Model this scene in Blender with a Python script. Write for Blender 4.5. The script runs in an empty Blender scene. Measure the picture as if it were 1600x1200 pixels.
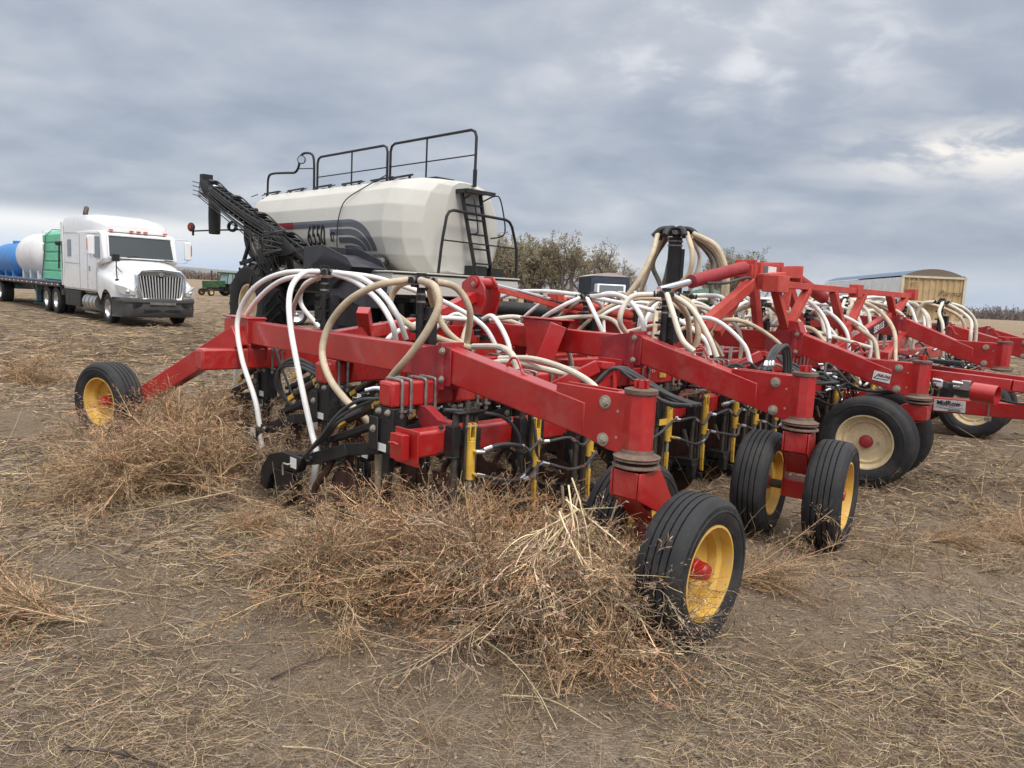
import bpy, math, random
import numpy as np
from mathutils import Vector, Matrix
random.seed(7); RNG = np.random.default_rng(7)
SC = bpy.context.scene
# ------------------------------------------------------------------ camera
IMG_F = 1150.0
CAM_H = 1.7
roll = math.atan(0.0488)
pitch = math.atan((600 - 454) * math.cos(roll) / IMG_F)
fwd = Vector((0, math.cos(pitch), -math.sin(pitch)))
up0 = Vector((0, math.sin(pitch), math.cos(pitch)))
r0 = Vector((1, 0, 0))
rgt = math.cos(roll) * r0 + math.sin(roll) * up0
upv = math.cos(roll) * up0 - math.sin(roll) * r0
cam = bpy.data.cameras.new('camera'); camo = bpy.data.objects.new('camera', cam)
SC.collection.objects.link(camo)
cam.sensor_fit = 'HORIZONTAL'; cam.sensor_width = 36; cam.lens = IMG_F / 1600 * 36
cam.clip_start = 0.05; cam.clip_end = 20000
m3 = Matrix((rgt, upv, -fwd)).transposed()
camo.matrix_world = Matrix.Translation((0, 0, CAM_H)) @ m3.to_4x4()
SC.camera = camo
# ------------------------------------------------------------------ exposure
SC.view_settings.view_transform = 'Standard'; SC.view_settings.look = 'None'
SC.view_settings.gamma = 1.0; SC.view_settings.exposure = 0.40
SC.cycles.use_denoising = True
SC.cycles.max_bounces = 6; SC.cycles.diffuse_bounces = 3; SC.cycles.glossy_bounces = 3
SC.cycles.transparent_max_bounces = 6
# ------------------------------------------------------------------ sky
SUN_AZ = math.radians(70)      # clockwise from +Y (view direction)
SUN_EL = math.radians(50)
world = bpy.data.worlds.new('World'); SC.world = world; world.use_nodes = True
nt = world.node_tree; nt.nodes.clear()
def N(nt, typ, **kw):
    n = nt.nodes.new(typ)
    for k, v in kw.items():
        if k == 'inp':
            for kk, vv in v.items(): n.inputs[kk].default_value = vv
        else: setattr(n, k, v)
    return n
def L(nt, a, b): nt.links.new(a, b)
def ramp(nt, stops, interp='LINEAR'):
    r = nt.nodes.new('ShaderNodeValToRGB'); cr = r.color_ramp; cr.interpolation = interp
    while len(cr.elements) > 1: cr.elements.remove(cr.elements[-1])
    cr.elements[0].position = stops[0][0]; cr.elements[0].color = (*stops[0][1], 1)
    for p, c in stops[1:]:
        e = cr.elements.new(p); e.color = (*c, 1)
    return r
def math_(nt, op, a, b=None, c=None):
    n = nt.nodes.new('ShaderNodeMath'); n.operation = op
    for i, x in enumerate((a, b, c)):
        if x is None: continue
        if isinstance(x, (int, float)): n.inputs[i].default_value = x
        else: nt.links.new(x, n.inputs[i])
    return n.outputs[0]
def mixc(nt, fac, a, b, mode='MIX'):
    n = nt.nodes.new('ShaderNodeMix'); n.data_type = 'RGBA'; n.blend_type = mode; n.clamp_factor = True
    for sock, x in ((n.inputs[0], fac), (n.inputs[6], a), (n.inputs[7], b)):
        if isinstance(x, (int, float)): sock.default_value = x
        elif isinstance(x, (tuple, list)): sock.default_value = (*x[:3], 1)
        else: nt.links.new(x, sock)
    return n.outputs[2]
def smooth(nt, v, lo, hi, a=0.0, b=1.0):
    n = nt.nodes.new('ShaderNodeMapRange'); n.interpolation_type = 'SMOOTHSTEP'
    n.inputs[1].default_value = lo; n.inputs[2].default_value = hi
    n.inputs[3].default_value = a; n.inputs[4].default_value = b
    nt.links.new(v, n.inputs[0]); return n.outputs[0]
tc = N(nt, 'ShaderNodeTexCoord')
sep = N(nt, 'ShaderNodeSeparateXYZ'); L(nt, tc.outputs['Generated'], sep.inputs[0])
X, Y, Z = sep.outputs
zz = math_(nt, 'ADD', math_(nt, 'MAXIMUM', Z, 0.0), 0.30)
cu = math_(nt, 'DIVIDE', X, zz); cv = math_(nt, 'DIVIDE', Y, zz)
comb = N(nt, 'ShaderNodeCombineXYZ'); L(nt, cu, comb.inputs[0]); L(nt, cv, comb.inputs[1])
mp = N(nt, 'ShaderNodeMapping'); L(nt, comb.outputs[0], mp.inputs[0])
mp.inputs['Rotation'].default_value = (0, 0, math.radians(14)); mp.inputs['Scale'].default_value = (1.45, 1.75, 1); mp.inputs['Location'].default_value = (3.1, 1.7, 0)
n1 = N(nt, 'ShaderNodeTexNoise', inp={'Scale': 1.05, 'Detail': 7.0, 'Roughness': 0.52, 'Distortion': 0.15}); L(nt, mp.outputs[0], n1.inputs['Vector'])
n2 = N(nt, 'ShaderNodeTexNoise', inp={'Scale': 4.2, 'Detail': 6.0, 'Roughness': 0.55, 'Distortion': 0.3}); L(nt, mp.outputs[0], n2.inputs['Vector'])
cl = math_(nt, 'ADD', math_(nt, 'MULTIPLY', n1.outputs[0], 0.80), math_(nt, 'MULTIPLY', n2.outputs[0], 0.20))
cr = ramp(nt, [(0.36, (0.240, 0.275, 0.340)), (0.45, (0.285, 0.320, 0.385)), (0.54, (0.345, 0.375, 0.432)), (0.65, (0.440, 0.460, 0.500))])
L(nt, cl, cr.inputs[0]); col = cr.outputs[0]
# bright thin patch on the right, a pale band low on the left, clear blue strip at the horizon
az = math_(nt, 'ARCTAN2', X, Y)
def blob(azc, azw, elc, elw):
    a = math_(nt, 'DIVIDE', math_(nt, 'SUBTRACT', az, azc), azw)
    e = math_(nt, 'DIVIDE', math_(nt, 'SUBTRACT', Z, elc), elw)
    d = math_(nt, 'ADD', math_(nt, 'MULTIPLY', a, a), math_(nt, 'MULTIPLY', e, e))
    return math_(nt, 'EXPONENT', math_(nt, 'MULTIPLY', d, -1.0))
b1 = math_(nt, 'MULTIPLY', blob(math.radians(31), 0.12, 0.178, 0.026), smooth(nt, n2.outputs[0], 0.38, 0.62))
col = mixc(nt, math_(nt, 'MULTIPLY', b1, 0.85), col, (0.86, 0.80, 0.72))
b1b = math_(nt, 'MULTIPLY', blob(math.radians(16), 0.2, 0.30, 0.06), smooth(nt, n2.outputs[0], 0.45, 0.7))
col = mixc(nt, math_(nt, 'MULTIPLY', b1b, 0.5), col, (0.75, 0.74, 0.76))
hz = smooth(nt, math_(nt, 'ADD', Z, math_(nt, 'MULTIPLY', math_(nt, 'SUBTRACT', n1.outputs[0], 0.5), 0.06)), 0.012, 0.075, 1.0, 0.0)
leftm = smooth(nt, az, -0.15, -0.42)
rightm = smooth(nt, az, 0.25, 0.55)
clear = mixc(nt, smooth(nt, Z, 0.0, 0.045), (0.42, 0.53, 0.70), (0.62, 0.67, 0.73))
col = mixc(nt, math_(nt, 'MULTIPLY', hz, math_(nt, 'MAXIMUM', leftm, math_(nt, 'MULTIPLY', rightm, 0.5))), col, clear)
b2 = blob(math.radians(-33), 0.30, 0.052, 0.014)
col = mixc(nt, math_(nt, 'MULTIPLY', b2, 0.8), col, (0.78, 0.77, 0.76))
b3 = blob(math.radians(3), 0.10, 0.045, 0.022)
col = mixc(nt, math_(nt, 'MULTIPLY', b3, 0.6), col, (0.72, 0.69, 0.65))
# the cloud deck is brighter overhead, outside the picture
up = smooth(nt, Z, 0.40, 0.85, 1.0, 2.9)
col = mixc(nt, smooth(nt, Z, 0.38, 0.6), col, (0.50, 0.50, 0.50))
sky = N(nt, 'ShaderNodeTexSky'); sky.sky_type = 'NISHITA'; sky.sun_disc = False
sky.sun_elevation = SUN_EL; sky.sun_rotation = SUN_AZ
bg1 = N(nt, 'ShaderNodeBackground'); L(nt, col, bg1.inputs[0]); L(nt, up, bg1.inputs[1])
bg2 = N(nt, 'ShaderNodeBackground', inp={'Strength': 0.006}); L(nt, sky.outputs[0], bg2.inputs[0])
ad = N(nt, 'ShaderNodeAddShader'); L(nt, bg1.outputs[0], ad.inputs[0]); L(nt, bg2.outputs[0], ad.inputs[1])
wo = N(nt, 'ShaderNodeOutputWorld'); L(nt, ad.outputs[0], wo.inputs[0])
# ------------------------------------------------------------------ sun behind the overcast
sl = bpy.data.lights.new('sun', 'SUN'); sl.energy = 1.5; sl.angle = math.radians(22); sl.color = (1.0, 0.95, 0.88)
so = bpy.data.objects.new('sun', sl); SC.collection.objects.link(so)
SUN_L_AZ = math.radians(150)
sd = Vector((math.sin(SUN_L_AZ) * math.cos(SUN_EL), math.cos(SUN_L_AZ) * math.cos(SUN_EL), math.sin(SUN_EL)))
so.rotation_euler = sd.to_track_quat('Z', 'Y').to_euler()
sky.sun_rotation = SUN_L_AZ
# ------------------------------------------------------------------ materials
MATS = {}
def mat(name, col, rough=0.6, metal=0.0, var=0.0, vscale=6.0, dust=0.0, bump=0.0, bscale=60.0, coat=0.0, spec=0.5, dustcol=(0.30, 0.24, 0.18), attr=False, trans=0.0, dscale=3.0, chips=0.0):
    if name in MATS: return MATS[name]
    m = bpy.data.materials.new(name); m.use_nodes = True; t = m.node_tree
    p = t.nodes['Principled BSDF']
    p.inputs['Roughness'].default_value = rough; p.inputs['Metallic'].default_value = metal
    p.inputs['Coat Weight'].default_value = coat; p.inputs['Coat Roughness'].default_value = 0.15
    p.inputs['Specular IOR Level'].default_value = spec
    c = None
    tcn = t.nodes.new('ShaderNodeTexCoord')
    if attr:
        a = t.nodes.new('ShaderNodeVertexColor'); a.layer_name = 'Col'; c = a.outputs[0]
    else:
        rg = t.nodes.new('ShaderNodeRGB'); rg.outputs[0].default_value = (*col, 1); c = rg.outputs[0]
    if var:
        n = N(t, 'ShaderNodeTexNoise', inp={'Scale': vscale, 'Detail': 6.0, 'Roughness': 0.65}); L(t, tcn.outputs['Object'], n.inputs['Vector'])
        f = smooth(t, n.outputs[0], 0.25, 0.75, 1.0 - var, 1.0 + var * 0.6)
        mx = t.nodes.new('ShaderNodeVectorMath'); mx.operation = 'SCALE'; L(t, c, mx.inputs[0]); L(t, f, mx.inputs['Scale']); c = mx.outputs[0]
    if dust:
        n = N(t, 'ShaderNodeTexNoise', inp={'Scale': dscale, 'Detail': 9.0, 'Roughness': 0.72}); L(t, tcn.outputs['Object'], n.inputs['Vector'])
        n_b = N(t, 'ShaderNodeTexNoise', inp={'Scale': dscale * 9, 'Detail': 4.0, 'Roughness': 0.7}); L(t, tcn.outputs['Object'], n_b.inputs['Vector'])
        s_ = math_(t, 'ADD', math_(t, 'MULTIPLY', n.outputs[0], 0.7), math_(t, 'MULTIPLY', n_b.outputs[0], 0.3))
        f = smooth(t, s_, 0.46, 0.68, 0.0, dust)
        c = mixc(t, f, c, dustcol)
        rr = smooth(t, s_, 0.40, 0.65, rough, min(1.0, rough + 0.35)); L(t, rr, p.inputs['Roughness'])
    L(t, c, p.inputs['Base Color'])
    if chips:
        n = N(t, 'ShaderNodeTexNoise', inp={'Scale': 34.0, 'Detail': 5.0, 'Roughness': 0.75}); L(t, tcn.outputs['Object'], n.inputs['Vector'])
        n_c = N(t, 'ShaderNodeTexNoise', inp={'Scale': 3.1, 'Detail': 3.0}); L(t, tcn.outputs['Object'], n_c.inputs['Vector'])
        f = math_(t, 'MULTIPLY', smooth(t, n.outputs[0], .66, .70), smooth(t, n_c.outputs[0], .48, .60)); c = mixc(t, math_(t, 'MULTIPLY', f, chips), c, (.075, .035, .025))
        n_s = N(t, 'ShaderNodeTexNoise', inp={'Scale': 9.0, 'Detail': 8.0, 'Roughness': 0.8}); L(t, tcn.outputs['Object'], n_s.inputs['Vector'])
        c = mixc(t, smooth(t, n_s.outputs[0], .56, .72, 0, .30 * chips), c, (.30, .10, .085)); L(t, c, p.inputs['Base Color'])
    if bump:
        n = N(t, 'ShaderNodeTexNoise', inp={'Scale': bscale, 'Detail': 5.0, 'Roughness': 0.6}); L(t, tcn.outputs['Object'], n.inputs['Vector'])
        b = N(t, 'ShaderNodeBump', inp={'Strength': bump, 'Distance': 0.01}); L(t, n.outputs[0], b.inputs['Height']); L(t, b.outputs[0], p.inputs['Normal'])
    if trans: p.inputs['Transmission Weight'].default_value = trans
    MATS[name] = m; return m
RED = mat('red_paint', (0.44, 0.014, 0.014), 0.30, var=0.20, vscale=2.2, dust=0.36, dustcol=(0.34, 0.14, 0.11), coat=0.6, bump=0.05, bscale=30, chips=1.0)
DRED = mat('dusty_red_paint', (0.33, 0.02, 0.028), 0.55, var=0.3, vscale=4, dust=0.5, dustcol=(0.30, 0.13, 0.11), dscale=5)
FRED = mat('faded_red_paint', (0.50, 0.055, 0.04), 0.5, var=0.2, vscale=3, dust=0.4, dustcol=(0.45, 0.2, 0.15))
MUD = mat('dried_mud_on_steel', (0.16, 0.10, 0.075), 0.85, var=0.35, vscale=14, dust=0.6, bump=0.5, bscale=50)
BLK = mat('black_paint', (0.010, 0.0105, 0.012), 0.42, var=0.3, vscale=8, dust=0.45, dustcol=(0.07, 0.06, 0.05), dscale=4)
RUB = mat('tyre_rubber', (0.015, 0.0155, 0.019), 0.6, var=0.35, vscale=5, dust=0.6, dustcol=(0.085, 0.074, 0.060), bump=0.15, bscale=90, dscale=5)
PLAS = mat('black_plastic', (0.014, 0.014, 0.015), 0.5, dust=0.3, dustcol=(0.09, 0.08, 0.07))
STEEL = mat('bare_steel', (0.36, 0.34, 0.31), 0.42, 0.8, var=0.4, vscale=20, dust=0.5, dustcol=(0.22, 0.17, 0.13))
DSTEEL = mat('dark_steel_rod', (0.13, 0.115, 0.10), 0.45, 0.7, var=0.4, vscale=12, dust=0.5, dustcol=(0.16, 0.12, 0.09))
BOLT = mat('zinc_bolt', (0.46, 0.43, 0.35), 0.4, 0.55, var=0.3, vscale=30, dust=0.5, dustcol=(0.34, 0.29, 0.22), dscale=20)
CHR = mat('chrome', (0.75, 0.76, 0.78), 0.16, 1.0)
RUST = mat('rusty_disc_steel', (0.075, 0.032, 0.022), 0.75, 0.2, var=0.5, vscale=9, dust=0.4, dustcol=(0.12, 0.08, 0.06))
YEL = mat('yellow_cylinder_paint', (0.72, 0.44, 0.055), 0.45, var=0.25, vscale=12, dust=0.55, dustcol=(0.30, 0.22, 0.12), dscale=9)
YRIM = mat('yellow_rim_paint', (0.72, 0.44, 0.085), 0.42, var=0.18, vscale=7, dust=0.5, dustcol=(0.50, 0.38, 0.22), dscale=4)
CRIM = mat('cream_rim_paint', (0.70, 0.57, 0.36), 0.45, var=0.2, vscale=7, dust=0.5, dustcol=(0.40, 0.28, 0.18), dscale=5)
CREAM = mat('cream_tank_paint', (0.57, 0.555, 0.505), 0.38, var=0.05, vscale=1.2, dust=0.35, dustcol=(0.55, 0.50, 0.42), dscale=1.5)
WHOSE = mat('white_hose', (0.80, 0.80, 0.78), 0.38, var=0.10, vscale=9, dust=0.3, dustcol=(0.55, 0.5, 0.42))
CHOSE = mat('cream_hose', (0.66, 0.61, 0.50), 0.42, var=0.18, vscale=9, dust=0.45, dustcol=(0.42, 0.35, 0.26))
BHOSE = mat('beige_hose', (0.56, 0.46, 0.32), 0.45, var=0.22, vscale=8, dust=0.5, dustcol=(0.34, 0.27, 0.19))
GHOSE = mat('dusty_grey_hose', (0.16, 0.14, 0.11), 0.5, var=0.3, vscale=8)
HYD = mat('hydraulic_rubber_hose', (0.045, 0.047, 0.05), 0.5, var=0.3, vscale=10, dust=0.5, dustcol=(0.13, 0.11, 0.09), dscale=8)
WPAINT = mat('white_truck_paint', (0.80, 0.81, 0.82), 0.25, var=0.04, vscale=2, dust=0.05, dustcol=(0.58, 0.54, 0.46), coat=0.5, dscale=1.3)
GLASS = mat('dark_window_glass', (0.035, 0.045, 0.05), 0.06, spec=0.9)
LABEL = mat('white_label', (0.80, 0.80, 0.79), 0.45, var=0.08, vscale=30, dust=0.3)
INK = mat('black_ink', (0.015, 0.015, 0.018), 0.5)
REDINK = mat('dark_red_ink', (0.22, 0.012, 0.03), 0.5)
GREYINK = mat('grey_stripe', (0.115, 0.125, 0.145), 0.45)
GREEN = mat('green_machine_paint', (0.012, 0.085, 0.028), 0.4, var=0.2, dust=0.4)
ORANGE = mat('amber_lens', (0.62, 0.09, 0.015), 0.25)
BUMPER = mat('grey_bumper_plastic', (0.060, 0.060, 0.062), 0.5, var=0.1, dust=0.35, dustcol=(0.14, 0.12, 0.10))
ALU = mat('aluminium', (0.62, 0.62, 0.62), 0.3, 0.9, var=0.15)
# ------------------------------------------------------------------ mesh helpers
def V(*a): return Vector(a)
class MB:
    def __init__(s): s.v = []; s.f = []; s.m = []; s.mi = 0; s.cuts = []
    def cut(s): s.cuts.append((len(s.v), len(s.f))); return s
    def add(s, vs, fs):
        o = len(s.v); s.v += [tuple(v) for v in vs]; s.f += [tuple(o + i for i in f) for f in fs]; s.m += [s.mi] * len(fs); return s
    def box(s, c, d, rz=0.0, M=None):
        hx, hy, hz = d[0] / 2, d[1] / 2, d[2] / 2
        vs = [Vector((x, y, z)) for z in (-hz, hz) for y in (-hy, hy) for x in (-hx, hx)]
        R = M if M is not None else Matrix.Rotation(rz, 3, 'Z')
        vs = [R @ v + Vector(c) for v in vs]
        return s.add(vs, [(0, 2, 3, 1), (4, 5, 7, 6), (0, 1, 5, 4), (2, 6, 7, 3), (0, 4, 6, 2), (1, 3, 7, 5)])
    def bar(s, p, q, w, h, w2=None, h2=None, up=(0, 0, 1)):
        p = Vector(p); q = Vector(q); d = (q - p).normalized(); u = Vector(up)
        side = d.cross(u)
        if side.length < 1e-4: side = d.cross(Vector((1, 0, 0)))
        side.normalize(); u = side.cross(d).normalized()
        w2 = w if w2 is None else w2; h2 = h if h2 is None else h2
        vs = [p - side * w / 2 - u * h / 2, p + side * w / 2 - u * h / 2, p + side * w / 2 + u * h / 2, p - side * w / 2 + u * h / 2,
              q - side * w2 / 2 - u * h2 / 2, q + side * w2 / 2 - u * h2 / 2, q + side * w2 / 2 + u * h2 / 2, q - side * w2 / 2 + u * h2 / 2]
        return s.add(vs, [(0, 3, 2, 1), (4, 5, 6, 7), (0, 1, 5, 4), (1, 2, 6, 5), (2, 3, 7, 6), (3, 0, 4, 7)][::1])
    def prism(s, pts, ext):
        n = len(pts); e = Vector(ext); a = [Vector(p) for p in pts]
        nrm = Vector((0, 0, 0))
        for i in range(n): nrm += a[i].cross(a[(i + 1) % n])
        if nrm.dot(e) > 0: a = a[::-1]
        b = [p + e for p in a]
        fs = [tuple(range(n)), tuple(range(2 * n - 1, n - 1, -1))] + [(i, n + i, n + (i + 1) % n, (i + 1) % n) for i in range(n)]
        return s.add(a + b, fs)
    def lathe(s, prof, c, ax, n=24, closed=False):
        """prof: list of (radius, height along ax)"""
        c = Vector(c); ax = Vector(ax).normalized(); u = ax.orthogonal().normalized(); w = ax.cross(u)
        vs = []; k = len(prof)
        for i in range(n):
            a = 2 * math.pi * i / n; d = u * math.cos(a) + w * math.sin(a)
            for r, h in prof: vs.append(c + ax * h + d * r)
        fs = []
        for i in range(n):
            j = (i + 1) % n
            for q in range(k if closed else k - 1):
                q2 = (q + 1) % k
                fs.append((i * k + q, j * k + q, j * k + q2, i * k + q2))
        return s.add(vs, fs)
    def cyl(s, p, q, r, r2=None, n=14):
        p = Vector(p); q = Vector(q); ln = (q - p).length
        if ln < 1e-6: return s
        r2 = r if r2 is None else r2
        return s.lathe([(1e-4, 0), (r, 0), (r2, ln), (1e-4, ln)], p, q - p, n)
    def tube(s, pts, r, n=8, radii=None):
        pts = [Vector(p) for p in pts]; k = len(pts)
        if k < 2: return s
        t = [(pts[min(i + 1, k - 1)] - pts[max(i - 1, 0)]).normalized() for i in range(k)]
        u = t[0].orthogonal().normalized(); vs = []
        for i in range(k):
            u = (u - t[i] * u.dot(t[i]))
            if u.length < 1e-5: u = t[i].orthogonal()
            u.normalize(); w = t[i].cross(u); rr = radii[i] if radii else r
            for j in range(n):
                a = 2 * math.pi * j / n; vs.append(pts[i] + (u * math.cos(a) + w * math.sin(a)) * rr)
        fs = [(i * n + j, i * n + (j + 1) % n, (i + 1) * n + (j + 1) % n, (i + 1) * n + j) for i in range(k - 1) for j in range(n)]
        fs += [tuple(range(n - 1, -1, -1)), tuple((k - 1) * n + j for j in range(n))]
        return s.add(vs, fs)
    def bolt(s, p, ax, r=0.02, h=0.02):
        ax = Vector(ax).normalized(); p = Vector(p)
        s.cyl(p, p + ax * h * 0.35, r * 1.25, n=14); s.cyl(p + ax * h * 0.35, p + ax * h * 1.2, r * 0.86, n=6)
        return s.cyl(p + ax * h * 1.2, p + ax * h * 1.5, r * 0.45, n=10)
    def grid(s, P):
        """P: rows x cols of points"""
        r, c = len(P), len(P[0]); vs = [p for row in P for p in row]
        return s.add(vs, [(i * c + j, i * c + j + 1, (i + 1) * c + j + 1, (i + 1) * c + j) for i in range(r - 1) for j in range(c - 1)])
    def sphere(s, c, r, n=12, sc=(1, 1, 1)):
        P = []
        for i in range(n // 2 + 1):
            a = math.pi * i / (n // 2)
            P.append([Vector(c) + Vector((r * sc[0] * max(math.sin(a), 1e-3) * math.cos(b), r * sc[1] * max(math.sin(a), 1e-3) * math.sin(b), r * sc[2] * math.cos(a))) for b in [2 * math.pi * j / n for j in range(n)]])
            P[-1].append(P[-1][0])
        return s.grid([row[::-1] for row in P])
COL = SC.collection
AUTO = {'hose_clamp', 'pivot_collar', 'truss_foot', 'saddle_plate', 'tube_hanger', 'ferrule', 'side_box', 'grab_handle', 'handrail', 'bumper_vent', 'wand', 'wheel_hole', 'lug_nut', 'landing_leg', 'drive_gear', 'delivery_duct', 'metering_box',
        'battery_box', 'hatch_lid', 'corner_post', 'exhaust', 'bolt', 'cylinder_clevis', 'hitch_strap', 'hydraulic_coupler', 'wiper', 'toolbar', 'seed_box', 'logo_stroke', 'guide_rod', 'cylinder_rod', 'coulter_frame', 'fold_arm', 'knee_bracket', 'grille_bar', 'frame', 'air_hose_hanger', 'castle_nut', 'windscreen_frame', 'tank_strap', 'hitch_bar'}
def islands(mb):
    par = list(range(len(mb.v)))
    def fd(i):
        while par[i] != i: par[i] = par[par[i]]; i = par[i]
        return i
    for f in mb.f:
        a = fd(f[0])
        for j in f[1:]: par[fd(j)] = a
    gr = {}
    for i in range(len(mb.v)): gr.setdefault(fd(i), []).append(i)
    V_ = np.array(mb.v); bb = [[V_[g].min(0) - .003, V_[g].max(0) + .003, g] for g in gr.values()]
    i = 0
    while i < len(bb):
        j = i + 1; hit = False
        while j < len(bb):
            if (bb[i][0] <= bb[j][1]).all() and (bb[j][0] <= bb[i][1]).all():
                bb[i] = [np.minimum(bb[i][0], bb[j][0]), np.maximum(bb[i][1], bb[j][1]), bb[i][2] + bb[j][2]]; bb.pop(j); hit = True
            else: j += 1
        if not hit: i += 1
    return sorted([b[2] for b in bb], key=lambda g: -len(g))
def build(name, mb, mats, parent=None, **k):
    if name in AUTO and parent is not None:
        gs = islands(mb)
        if 1 < len(gs) <= 40:
            own = {}
            for n, g in enumerate(gs):
                for i in g: own[i] = n
            out = []
            for n in range(len(gs)):
                q = MB(); mp_ = {}
                for f, mi in zip(mb.f, mb.m or [0] * len(mb.f)):
                    if own[f[0]] != n: continue
                    for i in f:
                        if i not in mp_: mp_[i] = len(q.v); q.v.append(mb.v[i])
                    q.f.append(tuple(mp_[i] for i in f)); q.m.append(mi)
                out.append(build1(name, q, mats, parent, **k))
            return out[0]
    return build1(name, mb, mats, parent, **k)
def build1(name, mb, mats, parent=None, sm=35, bevel=0.0, seg=2, inv=None, loc=None, rot=None):
    me = bpy.data.meshes.new(name); me.from_pydata(mb.v, [], mb.f)
    if not isinstance(mats, (list, tuple)): mats = [mats]
    for m in mats: me.materials.append(m)
    if len(mats) > 1: me.polygons.foreach_set('material_index', mb.m)
    me.update()
    if sm:
        me.polygons.foreach_set('use_smooth', [True] * len(me.polygons))
        me.set_sharp_from_angle(angle=math.radians(sm))
    o = bpy.data.objects.new(name, me); COL.objects.link(o)
    if parent is not None: o.parent = parent
    if inv is not None: o.matrix_parent_inverse = inv
    if loc is not None: o.location = loc
    if rot is not None: o.rotation_euler = rot
    if bevel:
        b = o.modifiers.new('bevel', 'BEVEL'); b.width = bevel; b.segments = seg; b.limit_method = 'ANGLE'; b.angle_limit = math.radians(40)
        b.harden_normals = False
    return o
def build_each(name, mb, mats, parent=None, **k):
    """one object for every piece marked with mb.cut()"""
    cuts = [(0, 0)] + mb.cuts + ([(len(mb.v), len(mb.f))] if not mb.cuts or mb.cuts[-1] != (len(mb.v), len(mb.f)) else []); out = []
    for (v0, f0), (v1, f1) in zip(cuts[:-1], cuts[1:]):
        q = MB(); q.v = mb.v[v0:v1]; q.f = [tuple(i - v0 for i in f) for f in mb.f[f0:f1]]; q.m = mb.m[f0:f1]; out.append(build(name, q, mats, parent, **k))
    return out
def tag(o, label, cat, group=None, kind=None):
    if label: o['label'] = label
    if cat: o['category'] = cat
    if group: o['group'] = group
    if kind: o['kind'] = kind
    return o
def empty(name, loc, rz, label, cat, group=None):
    o = bpy.data.objects.new(name, None); COL.objects.link(o); o.location = loc; o.rotation_euler = (0, 0, rz); o.empty_display_size = 0.3
    return tag(o, label, cat, group)
def cp(o, parent, loc=None, rot=None, inv=None):
    """copy of a part with its sub-parts"""
    c = o.copy(); COL.objects.link(c); c.parent = parent
    if inv is not None: c.matrix_parent_inverse = inv
    if loc is not None: c.location = loc
    if rot is not None: c.rotation_euler = rot
    for ch in list(o.children):
        d = ch.copy(); COL.objects.link(d); d.parent = c
    return c
def bez(pts, n=8):
    """Catmull-Rom through the points"""
    P = [Vector(p) for p in pts]
    if len(P) < 3: return P
    P = [P[0] * 2 - P[1]] + P + [P[-1] * 2 - P[-2]]
    out = []
    for i in range(1, len(P) - 2):
        for k in range(n):
            t = k / n; a, b, c, d = P[i - 1], P[i], P[i + 1], P[i + 2]
            out.append(0.5 * ((2 * b) + (c - a) * t + (2 * a - 5 * b + 4 * c - d) * t * t + (3 * b - a - 3 * c + d) * t ** 3))
    out.append(P[-2]); return out
def text_mesh(name, body, size, m, parent, M, sx=1.0, shear=0.0, ext=0.001, bold=0.0, inv=None, align='CENTER'):
    cu = bpy.data.curves.new(name, 'FONT'); cu.body = body; cu.size = size; cu.align_x = align; cu.align_y = 'CENTER'; cu.extrude = ext; cu.shear = shear; cu.offset = bold
    to = bpy.data.objects.new(name, cu); COL.objects.link(to)
    dg = bpy.context.evaluated_depsgraph_get(); me = bpy.data.meshes.new_from_object(to.evaluated_get(dg))
    bpy.data.objects.remove(to); bpy.data.curves.remove(cu)
    me.transform(M @ Matrix.Diagonal((sx, 1, 1, 1))); me.name = name; me.materials.clear(); me.materials.append(m)
    o = bpy.data.objects.new(name, me); COL.objects.link(o); o.parent = parent
    if inv is not None: o.matrix_parent_inverse = inv
    return o
def frame(o, xa, ya):
    """matrix whose x,y,z axes are xa, ya and their cross, at o"""
    xa = Vector(xa).normalized(); ya = Vector(ya).normalized(); za = xa.cross(ya)
    return Matrix.Translation(o) @ Matrix((xa, ya, za)).transposed().to_4x4()
# numpy builders -------------------------------------------------------
def np_mesh(name, verts, faces, m, cols=None, smooth_=True):
    """verts (N,3), faces (M,k), cols (N,3)"""
    me = bpy.data.meshes.new(name); k = faces.shape[1]
    me.vertices.add(len(verts)); me.vertices.foreach_set('co', verts.astype(np.float32).ravel())
    me.loops.add(faces.size); me.loops.foreach_set('vertex_index', faces.astype(np.int32).ravel())
    me.polygons.add(len(faces)); me.polygons.foreach_set('loop_start', np.arange(0, faces.size, k, dtype=np.int32))
    try: me.polygons.foreach_set('loop_total', np.full(len(faces), k, dtype=np.int32))
    except Exception: pass
    me.update(calc_edges=True)
    if smooth_: me.polygons.foreach_set('use_smooth', np.ones(len(faces), dtype=bool))
    if cols is not None:
        at = me.color_attributes.new('Col', 'FLOAT_COLOR', 'POINT')
        at.data.foreach_set('color', np.hstack([cols, np.ones((len(cols), 1))]).astype(np.float32).ravel())
    me.materials.append(m); me.validate(); return me
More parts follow.
